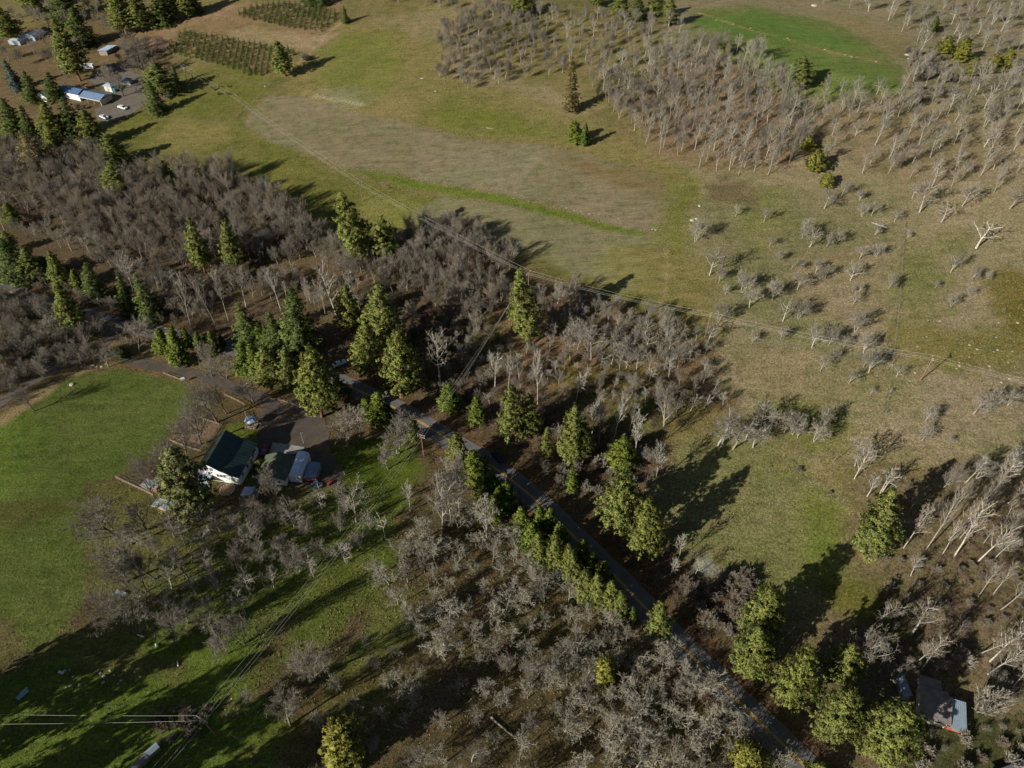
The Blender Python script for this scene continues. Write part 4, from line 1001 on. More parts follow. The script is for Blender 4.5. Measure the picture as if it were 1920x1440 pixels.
TE = pole('orange brown pole standing on the open right slope', PE, hE, aD, 1); TFf = pole('pole beyond the right edge of the photo', PF, 9.5, aD)
for k, (Ta, Tb, seg) in enumerate(((TA, TB, 'from the field corner to the green strip pole'), (TB, TC, 'from the green strip pole to the tall pine'), (TC, TD, 'from the tall pine to the reddish pole'), (TD, TE, 'from the reddish pole to the slope pole'), (TE, TFf, 'from the slope pole out of the photo'))):
    for i, nm in enumerate(('lower', 'middle', 'upper')): wire(Ta[i], Tb[i], 1.0, nm + ' power line ' + seg, 'main power lines')
PG, PK = (795, 856), (405, 1380)
aG = line_ang(PK, PG)
TG = pole('pole with two crossarms and a grey transformer beside the road', PG, 9.5, aG, 2, True); TK = pole('pole with double crossarm on the lower left lawn', PK, 9.5, aG, 2)
TL = pole('pole beyond the bottom edge of the photo', (250, 1560), 9.5, aG); TN = pole('pole beyond the left edge of the photo', (-160, 1380), 9.5, line_ang((-160, 1380), PK))
for i, nm in enumerate(('left', 'middle', 'right')):
    wire(TC[i], TG[i], 1.6, nm + ' power line crossing the road to the transformer pole', 'road crossing power lines'); wire(TG[i], TK[i], 2.2, nm + ' power line over the house oaks to the lawn pole', 'lawn power lines'); wire(TK[i], TL[i], .8, nm + ' power line leaving the lawn pole downwards', 'bottom power lines')
for i, nm in ((0, 'lower'), (2, 'upper')): wire(TN[i], TK[i], .8, nm + ' power line leaving the lawn pole to the left', 'left power lines')
TH = pole('transformer pole in the far farm pasture', (352, 154), 8.5, aA + .4, 1, True); pole('thin reddish pole beside the farm transformer pole', (366, 161), 8.0, aA + .4)
for i in (0, 2): wire(TH[i], TA[i], .8, ('lower' if i == 0 else 'upper') + ' farm power line from the transformer pole', 'farm power lines')
b = at(574, 844); t = thing('lamp_pole', b, 0, 'slim timber pole on the edge of the concrete pad', 'pole'); m = MB(); m.tube((0, 0, -.2), (0, 0, 7.5), .11, .08, 8); m.build('shaft', M['wood'], t); m = MB(); m.box(-.05, .7, -.04, .04, 7.3, 7.38); m.build('lamp_arm', M['metal'], t)
b = at(646, 890); t = thing('marker_post', b, 0, 'white marker post at the lower end of the yard', 'post'); m = MB(); m.box(-.06, .06, -.06, .06, 0, 1.1); m.build('shaft', M['paint_white'], t); m = MB(); m.box(-.09, .09, -.09, .09, 1.1, 1.18); m.build('cap', M['paint_white'], t)
b = at(345, 716); t = thing('mail_box', b, .5, 'white box on a post where the driveway meets the lawn', 'box'); m = MB(); m.box(-.06, .06, -.06, .06, 0, 1.0); m.build('post', M['wood'], t); m = MB(); m.box(-.6, .6, -.35, .35, 1.0, 1.6); m.build('box', M['tarp_blue'], t)
b = at(1561, 867); t = thing('dead_stem', b, 0, 'thin dark leaning stem on the open slope above the bend meadow', 'stem'); m = MB(); m.tube((0, 0, -.2), (.9, .3, 4.6), .10, .04, 6); m.build('stem', M['wood_old'], t)

# stones
def stone_mesh(seed):
    rn = np.random.RandomState(seed); bm = MB(); n = 8
    V = [(0, 0, -.5)]
    for k, (z, r) in enumerate(((-.35, .8), (.05, 1.0), (.38, .7))):
        for i in range(n): a = 6.283 * i / n; q = r * rn.uniform(.8, 1.15); V.append((q * math.cos(a), q * math.sin(a) * .8, z + rn.uniform(-.06, .06)))
    V.append((0, 0, .52)); F = [(0, 1 + (i + 1) % n, 1 + i) for i in range(n)]
    for k in range(2): F += [(1 + k * n + i, 1 + k * n + (i + 1) % n, 1 + (k + 1) * n + (i + 1) % n, 1 + (k + 1) * n + i) for i in range(n)]
    F += [(1 + 2 * n + i, 1 + 2 * n + (i + 1) % n, 25) for i in range(n)]
    me = bpy.data.meshes.new('boulder'); me.from_pydata(V, [], F); me.materials.append(M['stone']); return me
SM = [stone_mesh(i) for i in range(5)]
def stone(px, r, label, grp=None, n=[0]):
    b = at(*px); o = bpy.data.objects.new('boulder', SM[n[0] % 5]); COL.objects.link(o); o.location = b; o.rotation_euler = (0, 0, n[0] * 1.3); o.scale = (r, r, r * .8); n[0] += 1
    tag(o, label, 'boulder', grp)
stone((1527, 11), 2.2, 'big pale boulder at the top edge of the bright field')
stone((1701, 96), 1.5, 'upper white boulder at the right end of the bright field'); stone((1701, 103), 1.3, 'lower white boulder at the right end of the bright field'); stone((1703, 110), .7, 'small white stone under the two white boulders')
stone((1298, 413), 1.1, 'left pale boulder at the field corner'); stone((1306, 410), .8, 'right pale boulder at the field corner'); stone((1312, 386), .9, 'pale boulder above the field corner pair')
for p in ((1312, 25), (1343, 38), (1375, 46), (1407, 53), (1477, 72), (1547, 93), (1585, 103), (1597, 107), (1643, 116)): stone(p, .55, 'white stone on the track across the bright field', 'stones along the bright field track')
stone((497, 162), .7, 'white stone at the pasture fence corner'); stone((792, 147), .9, 'pale stone in the upper meadow'); stone((817, 171), .8, 'pale stone under the hillside thicket'); stone((135, 721), 1.0, 'dark grey boulder on the lawn bank'); 
stone((1223, 430), .5, 'left of two white stones at the end of the green strip'); stone((1229, 431), .5, 'right of two white stones at the end of the green strip')
rq = random.Random(77)
for i in range(26): stone((rq.uniform(1700, 1910), rq.uniform(590, 720)), rq.uniform(.25, .5), 'small pale stone in the mossy ground near the right edge', 'stones near the right edge')
for i in range(18): stone((rq.uniform(120, 270), rq.uniform(1255, 1290)), rq.uniform(.2, .5), 'grey stone of the rubble bank on the lower left lawn', 'rubble bank stones')
for i in range(14): stone((rq.uniform(420, 520), rq.uniform(1290, 1345)), rq.uniform(.15, .3), 'small grey stone in the bottom lawn by the oaks', 'stones in the bottom lawn')
for i in range(12): stone((160 + rq.uniform(-10, 40), 682 + rq.uniform(-6, 8)), rq.uniform(.3, .6), 'stone in the heap above the lawn', 'stone heap above the lawn')
for i in range(22): stone((650 + i * 24 + rq.uniform(-6, 6), 312 + i * 4.6 + rq.uniform(-2, 2)), rq.uniform(.2, .4), 'white stone at the lower margin of the stubble field', 'stones of the stubble margin')
def join(parts):
    V, F, o = [], [], 0
    for v, f in parts:
        V.append(v); F.append(f + o); o += len(v)
    return np.concatenate(V), F

def gen_bare(seed, H, kind):
    rg = random.Random(seed)
    U = rg.uniform
    cfg = {
     'oak':    dict(tl=.62, r=.030, clear=.32, kids=(9, 7, 5, 3), ratio=(.62, .50, .52, .5), ang=(50, 45, 45, 45), wob=(.10, .30, .34, .4), trop=(.05, .05, .04, .02), tmin=.021),
     'fuzzy':  dict(tl=.70, r=.022, clear=.24, kids=(11, 8, 6, 4), ratio=(.52, .48, .50, .55), ang=(36, 36, 38, 40), wob=(.10, .20, .24, .3), trop=(.07, .14, .12, .06), tmin=.0145),
     'lichen': dict(tl=.66, r=.026, clear=.30, kids=(8, 6, 5, 3), ratio=(.56, .52, .54, .6), ang=(44, 46, 46, 46), wob=(.09, .30, .38, .5), trop=(.06, .10, .07, .03), tmin=.019),
     'cotton': dict(tl=.96, r=.0115, clear=.40, kids=(16, 6, 4, 2), ratio=(.27, .46, .5, .55), ang=(40, 34, 34, 36), wob=(.07, .14, .18, .3), trop=(.05, .18, .12, .08), tmin=.016),
     'sparse': dict(tl=.80, r=.016, clear=.32, kids=(10, 6, 5, 3), ratio=(.40, .48, .5, .5), ang=(42, 44, 44, 44), wob=(.10, .26, .32, .4), trop=(.08, .10, .06, .02), tmin=.0175),
     'shrub':  dict(tl=.72, r=.012, clear=.12, kids=(9, 6, 5, 0), ratio=(.50, .45, .5, .5), ang=(30, 34, 36, 40), wob=(.12, .2, .26, .3), trop=(.05, .08, .06, .03), tmin=.018),
     'dead':   dict(tl=.80, r=.036, clear=.40, kids=(8, 5, 3, 0), ratio=(.50, .42, .4, .5), ang=(55, 50, 50, 45), wob=(.14, .36, .4, .4), trop=(.0, .0, .0, .0), tmin=.03),
    }[kind]
    TL = (3.0, 2.8, 1.9, 1.1, .8)
    out = {0: [], 1: [], 2: [], 3: [], 4: []}
    tips = []
    def grow(p, d, L, r, lev):
        n = (6, 4, 3, 2, 1)[lev]
        kids = cfg['kids'][lev] if lev < 4 else 0
        spawn = []
        c0 = cfg['clear'] if lev == 0 else .25
        for k in range(kids): spawn.append(c0 + (1 - c0) * (k + U(.2, .9)) / kids)
        az = U(0, 6.28)
        rr = r
        for i in range(n):
            wv = cfg['wob'][min(lev, 3)]
            d = (d + Vector((U(-1, 1), U(-1, 1), U(-1, 1))) * wv + Vector((0, 0, cfg['trop'][min(lev, 3)]))).normalized()
            q = p + d * (L / n)
            r1 = max(cfg['tmin'] * TL[lev], r * (1 - .78 * (i + 1) / n))
            out[lev].append((*p, *q, rr, r1))
            for s in spawn:
                if i / n <= s < (i + 1) / n:
                    az += 2.4 + U(-.5, .5)
                    a = R(cfg['ang'][lev] * U(.7, 1.25))
                    e = d.orthogonal().normalized(); e.rotate(Matrix.Rotation(az, 3, d))
                    cd = (d * math.cos(a) + e * math.sin(a)).normalized()
                    fall = (1 - .45 * (s - c0) / (1 - c0)) if lev == 0 else (1 - .3 * s)
                    grow(p.lerp(q, s * n - i), cd, L * cfg['ratio'][lev] * fall * U(.75, 1.2) * (1 if lev else (1 / cfg['tl'] if kind != 'cotton' else 1.1)), max(cfg['tmin'] * TL[lev + 1] * 1.25, rr * (.62 if lev else .55) * U(.8, 1.1)), lev + 1)
            p = q; rr = r1
        if lev >= 3 or (lev == 2 and not kids): tips.append((*p, *d))
    stems = [(Vector((0, 0, -.3)), Vector((U(-.12, .12), U(-.12, .12), 1)).normalized())]
    if kind == 'shrub':
        stems = [(Vector((U(-.35, .35), U(-.35, .35), -.2)), Vector((U(-.6, .6), U(-.6, .6), 1)).normalized()) for _ in range(7)]
    elif kind in ('oak', 'fuzzy', 'lichen') and rg.random() < .35:
        stems = [(Vector((U(-.2, .2), U(-.2, .2), -.3)), Vector((U(-.4, .4), U(-.4, .4), 1)).normalized()) for _ in range(2)]
    for p, d in stems: grow(p, d, H * cfg['tl'] * U(.92, 1.05), H * cfg['r'] / len(stems) ** .5 * (1.7 if kind == 'shrub' else 1), 0)
    z = max(s[5] for l in out.values() for s in l); k = H / z
    sc = lambda a: [tuple(x * k for x in s[:6]) + (s[6], s[7]) for s in a]
    trunk = join([tubes(sc(out[0]), 7), tubes(sc(out[1]), 5)])
    cr = [tubes(sc(out[2]), 3)]
    if out[3]: cr.append(tubes(sc(out[3]), 3))
    if out[4]: cr.append(tubes(sc(out[4]), 3))
    V, F = join(cr)
    if kind in ('lichen', 'oak'):
        rn = np.random.RandomState(seed)
        tp = np.array(tips); tp = tp[rn.rand(len(tp)) < (.35 if kind == 'lichen' else .15)]
        c = tp[:, :3] * k
        a = rn.randn(len(c), 3); a /= np.linalg.norm(a, axis=1)[:, None]; b = np.cross(a, rn.randn(len(c), 3)); b /= np.linalg.norm(b, axis=1)[:, None]
        s = rn.uniform(.05, .10, (len(c), 1))
        T = np.stack([c + a * s, c - a * s * .6 + b * s * .7, c - a * s * .6 - b * s * .7, c + np.cross(a, b) * s], 1)
        TF = (np.arange(len(c))[:, None, None] * 4 + np.array([[0, 1, 2], [0, 2, 3], [1, 0, 3]])[None]).reshape(-1, 3)
        F.append(TF + len(V)); V = np.concatenate([V, T.reshape(-1, 3)])
    return trunk, (V, F)

def gen_conifer(seed, H, Rad, kind):
    rn = np.random.RandomState(seed)
    start = {'pine': .16, 'fir': .05, 'young': .04, 'sparse': .2, 'round': .06}[kind]
    nl = {'pine': 24, 'fir': 30, 'young': 17, 'sparse': 20, 'round': 18}[kind]
    cl, cw, m = {'pine': (.38, .11, 27), 'fir': (.36, .11, 21), 'young': (.40, .13, 20), 'sparse': (.42, .12, 12), 'round': (.36, .12, 18)}[kind]
    br, cen, outd, size = [], [], [], []
    lean = rn.uniform(-.02, .02, 2)
    axis = lambda z: np.array([lean[0] * z, lean[1] * z, z])
    for L in range(nl):
        t = start + (1 - start) * (L + rn.uniform(-.35, .35)) / nl
        t = min(max(t, start), .985); u = (t - start) / (1 - start)
        if kind == 'fir': rad = Rad * (1 - u) ** .85
        elif kind == 'young': rad = Rad * (1 - u) ** .75 * (.75 + .25 * min(1, u / .2))
        elif kind == 'round': rad = Rad * math.sqrt(max(.02, 1 - (1.7 * u - .7) ** 2)) if u > .41 else Rad * (.7 + .3 * u / .41)
        else: rad = Rad * (1 - u ** 1.25) ** .85 * (.60 + .40 * min(1, u / .22)) + .22
        nb = max(3, int(round((6.5 if kind != 'sparse' else 4.5) * (.55 + .6 * rad / Rad))))
        a0 = rn.uniform(0, 6.28)
        for b in range(nb):
            az = a0 + 6.283 * (b + rn.uniform(-.3, .3)) / nb
            if kind in ('pine', 'fir') and rn.rand() < .14: continue
            ln = rad * rn.choice([rn.uniform(.82, 1.08), rn.uniform(.5, .85), rn.uniform(1.0, 1.28)], p=[.45, .37, .18])
            el = {'pine': .12 + .45 * u, 'fir': -.18 + .5 * u, 'young': .35 + .45 * u, 'sparse': -.1 + .4 * u, 'round': .1 + .8 * u}[kind] + rn.uniform(-.12, .12)
            d = np.array([math.cos(az) * math.cos(el), math.sin(az) * math.cos(el), math.sin(el)])
            p0 = axis(t * H); p1 = p0 + d * ln
            br.append((*p0, *(p0 + d * ln * .9), .035 + .012 * ln, .015))
            k = max(1, int(round(ln / (.37 if kind != 'sparse' else .55))))
            for j in range(k):
                f = 1 - (j + rn.uniform(0, .6)) / k * .78
                c = p0 + d * ln * f + rn.normal(0, .10 + .07 * ln * (1 - f), 3)
                side = np.cross(d, [0, 0, 1.]); c = c + side * rn.normal(0, .16 * ln * f)
                cen.append(c); outd.append(d * .75 + np.array([0, 0, .35])); size.append(rn.uniform(.75, 1.2))
    for j in range(5):
        cen.append(axis(H * (.99 - .02 * j))); outd.append(np.array([0, 0, 1.])); size.append(.7)
    C, D, Z = np.array(cen), np.array(outd), np.array(size)
    n = len(C)
    dirs = rn.normal(0, 1, (n, m, 3)); dirs /= np.linalg.norm(dirs, axis=2)[..., None]
    dirs = dirs * .95 + D[:, None] * .85; dirs /= np.linalg.norm(dirs, axis=2)[..., None]
    st = C[:, None] + rn.normal(0, .10, (n, m, 3))
    pw = np.cross(dirs, rn.normal(0, 1, (n, m, 3))); pw /= np.linalg.norm(pw, axis=2)[..., None]
    ln = cl * Z[:, None, None] * rn.uniform(.7, 1.2, (n, m, 1)); wd = cw * Z[:, None, None] * rn.uniform(.7, 1.2, (n, m, 1))
    T = np.stack([st - pw * wd * .35, st + dirs * ln * .55 - pw * wd * .8, st + dirs * ln, st + dirs * ln * .5 + pw * wd * .8], 2)
    rad = C.copy(); rad[:, 2] = 0; rad /= np.maximum(np.linalg.norm(rad, axis=1), .2)[:, None]
    nn = dirs * .45 + (rad * .55 + np.array([0, 0, .55]))[:, None] + rn.normal(0, .3, (n, m, 3)); nn /= np.linalg.norm(nn, axis=2)[..., None]
    gn = np.cross(T[:, :, 2] - T[:, :, 0], T[:, :, 3] - T[:, :, 1])
    fl = (gn * nn).sum(-1) < 0
    T[fl] = T[fl][:, [0, 3, 2, 1]]
    V = T.reshape(-1, 3); F = np.arange(len(V)).reshape(-1, 4); NN = np.repeat(nn.reshape(-1, 3), 4, axis=0)
    zs = np.linspace(-.4, H * .97, 9); tr = Rad * .055 + H * .006
    seg = [(*axis(zs[i]), *axis(zs[i + 1]), tr * (1 - .93 * i / 8), tr * (1 - .93 * (i + 1) / 8)) for i in range(8)]
    for j in range(int(start * 40)):
        z = rn.uniform(.08, max(start, .1)) * H; az = rn.uniform(0, 6.28); l = rn.uniform(.5, 1.6)
        seg_d = (*axis(z), *(axis(z) + np.array([math.cos(az), math.sin(az), -.1]) * l), .04, .015); br.append(seg_d)
    return join([tubes(seg, 8), tubes(br, 3)]), (V, [F], NN)

LIB = {}
def lib(kind, seed):
    """(trunk mesh, crown mesh, height, crown radius) of one tree model"""
    key = (kind, seed)
    if key in LIB: return LIB[key]
    spec = BARE.get(kind)
    if spec:
        gk, H, bm, tm = spec[:4]
        tr, cr = gen_bare(1000 + seed * 17 + sum(map(ord, kind)), H, gk)
    else:
        gk, H, rad, bm, tm = CONI[kind]
        tr, cr = gen_conifer(500 + seed * 13 + sum(map(ord, kind)), H, rad, gk)
    a = mesh_np('trunk', tr[0], tr[1], M[bm], True); b = mesh_np('crown', cr[0], cr[1], M[tm], len(cr) > 2)
    if len(cr) > 2:
        at_ = b.attributes.new('custom_normal', 'FLOAT_VECTOR', 'POINT'); at_.data.foreach_set('vector', cr[2].astype(np.float32).ravel())
    r = float(np.percentile(np.hypot(cr[0][:, 0], cr[0][:, 1]), 95))
    LIB[key] = (a, b, H, r)
    return LIB[key]
BARE = {  # generator, height of the model, bark, twigs, how many models
 'lichen_oak': ('lichen', 8.0, 'bark_grey', 'twig_lichen', 7),
 'pale_oak': ('oak', 8.0, 'bark_pale', 'twig_mid', 6),
 'tall_oak': ('sparse', 11.0, 'bark_mid', 'twig_mid', 6),
 'grey_oak': ('fuzzy', 10.0, 'bark_grey', 'twig_grey', 6),
 'brown_tree': ('fuzzy', 9.0, 'bark_grey', 'twig_brown', 6),
 'dark_oak': ('fuzzy', 10.0, 'bark_dark', 'twig_grey', 5),
 'cottonwood': ('cotton', 15.0, 'bark_white', 'twig_cotton', 6),
 'birch': ('cotton', 12.0, 'bark_pale', 'twig_pale', 4),
 'shrub': ('shrub', 3.5, 'bark_grey', 'twig_grey', 4),
 'brown_shrub': ('shrub', 3.5, 'bark_dark', 'twig_brown', 4),
 'dead_oak': ('dead', 9.0, 'bark_white', 'twig_pale', 3),
}
CONI = {
 'p': ('pine', 16.0, 3.6, 'bark_pine', 'needle_pine'), 'pn': ('pine', 17.0, 2.5, 'bark_pine', 'needle_pine'), 'pw': ('pine', 15.0, 4.8, 'bark_pine', 'needle_pine'),
 'pg': ('pine', 15.0, 4.6, 'bark_pine', 'needle_grey'),
 'f': ('fir', 17.0, 3.0, 'bark_dark', 'needle_fir'), 'fw': ('fir', 16.0, 3.9, 'bark_dark', 'needle_fir'), 'y': ('young', 9.0, 2.3, 'bark_dark', 'needle_young'),
 'yw': ('young', 9.0, 3.0, 'bark_pine', 'needle_young'), 'b': ('fir', 14.0, 2.2, 'bark_dark', 'needle_blue'), 'r': ('sparse', 14.0, 2.6, 'bark_dark', 'needle_rust'),
 'o': ('round', 7.0, 2.2, 'bark_dark', 'needle_olive'), 'j': ('young', 8.0, 2.9, 'bark_dark', 'needle_olive'), 'ob': ('fir', 22.0, 2.2, 'bark_dark', 'needle_rust'),
}
NSEED = {k: (v[4]) for k, v in BARE.items()}
NSEED.update({k: 3 for k in CONI})
_tr = random.Random(11)
TREES = []          # (x, y, radius) already standing

def plant(kind, name, loc, h, width=None, label='', cat='tree', group=None, seed=None, tilt=None, rz=None):
    sd_ = _tr.randrange(NSEED[kind]) if seed is None else seed
    a, b, H, r = lib(kind, sd_)
    s = h / H; sxy = s if width is None else (width / 2) / r
    t = thing(name, loc, _tr.uniform(0, 6.28) if rz is None else rz, label, cat, group)
    t.scale = (sxy, sxy, s)
    if tilt: t.rotation_euler = (tilt[0], tilt[1], t.rotation_euler[2])
    inst('trunk', a, t); inst('crown', b, t)
    TREES.append((loc.x, loc.y, max(.8, sxy * r * .5)))
    return t
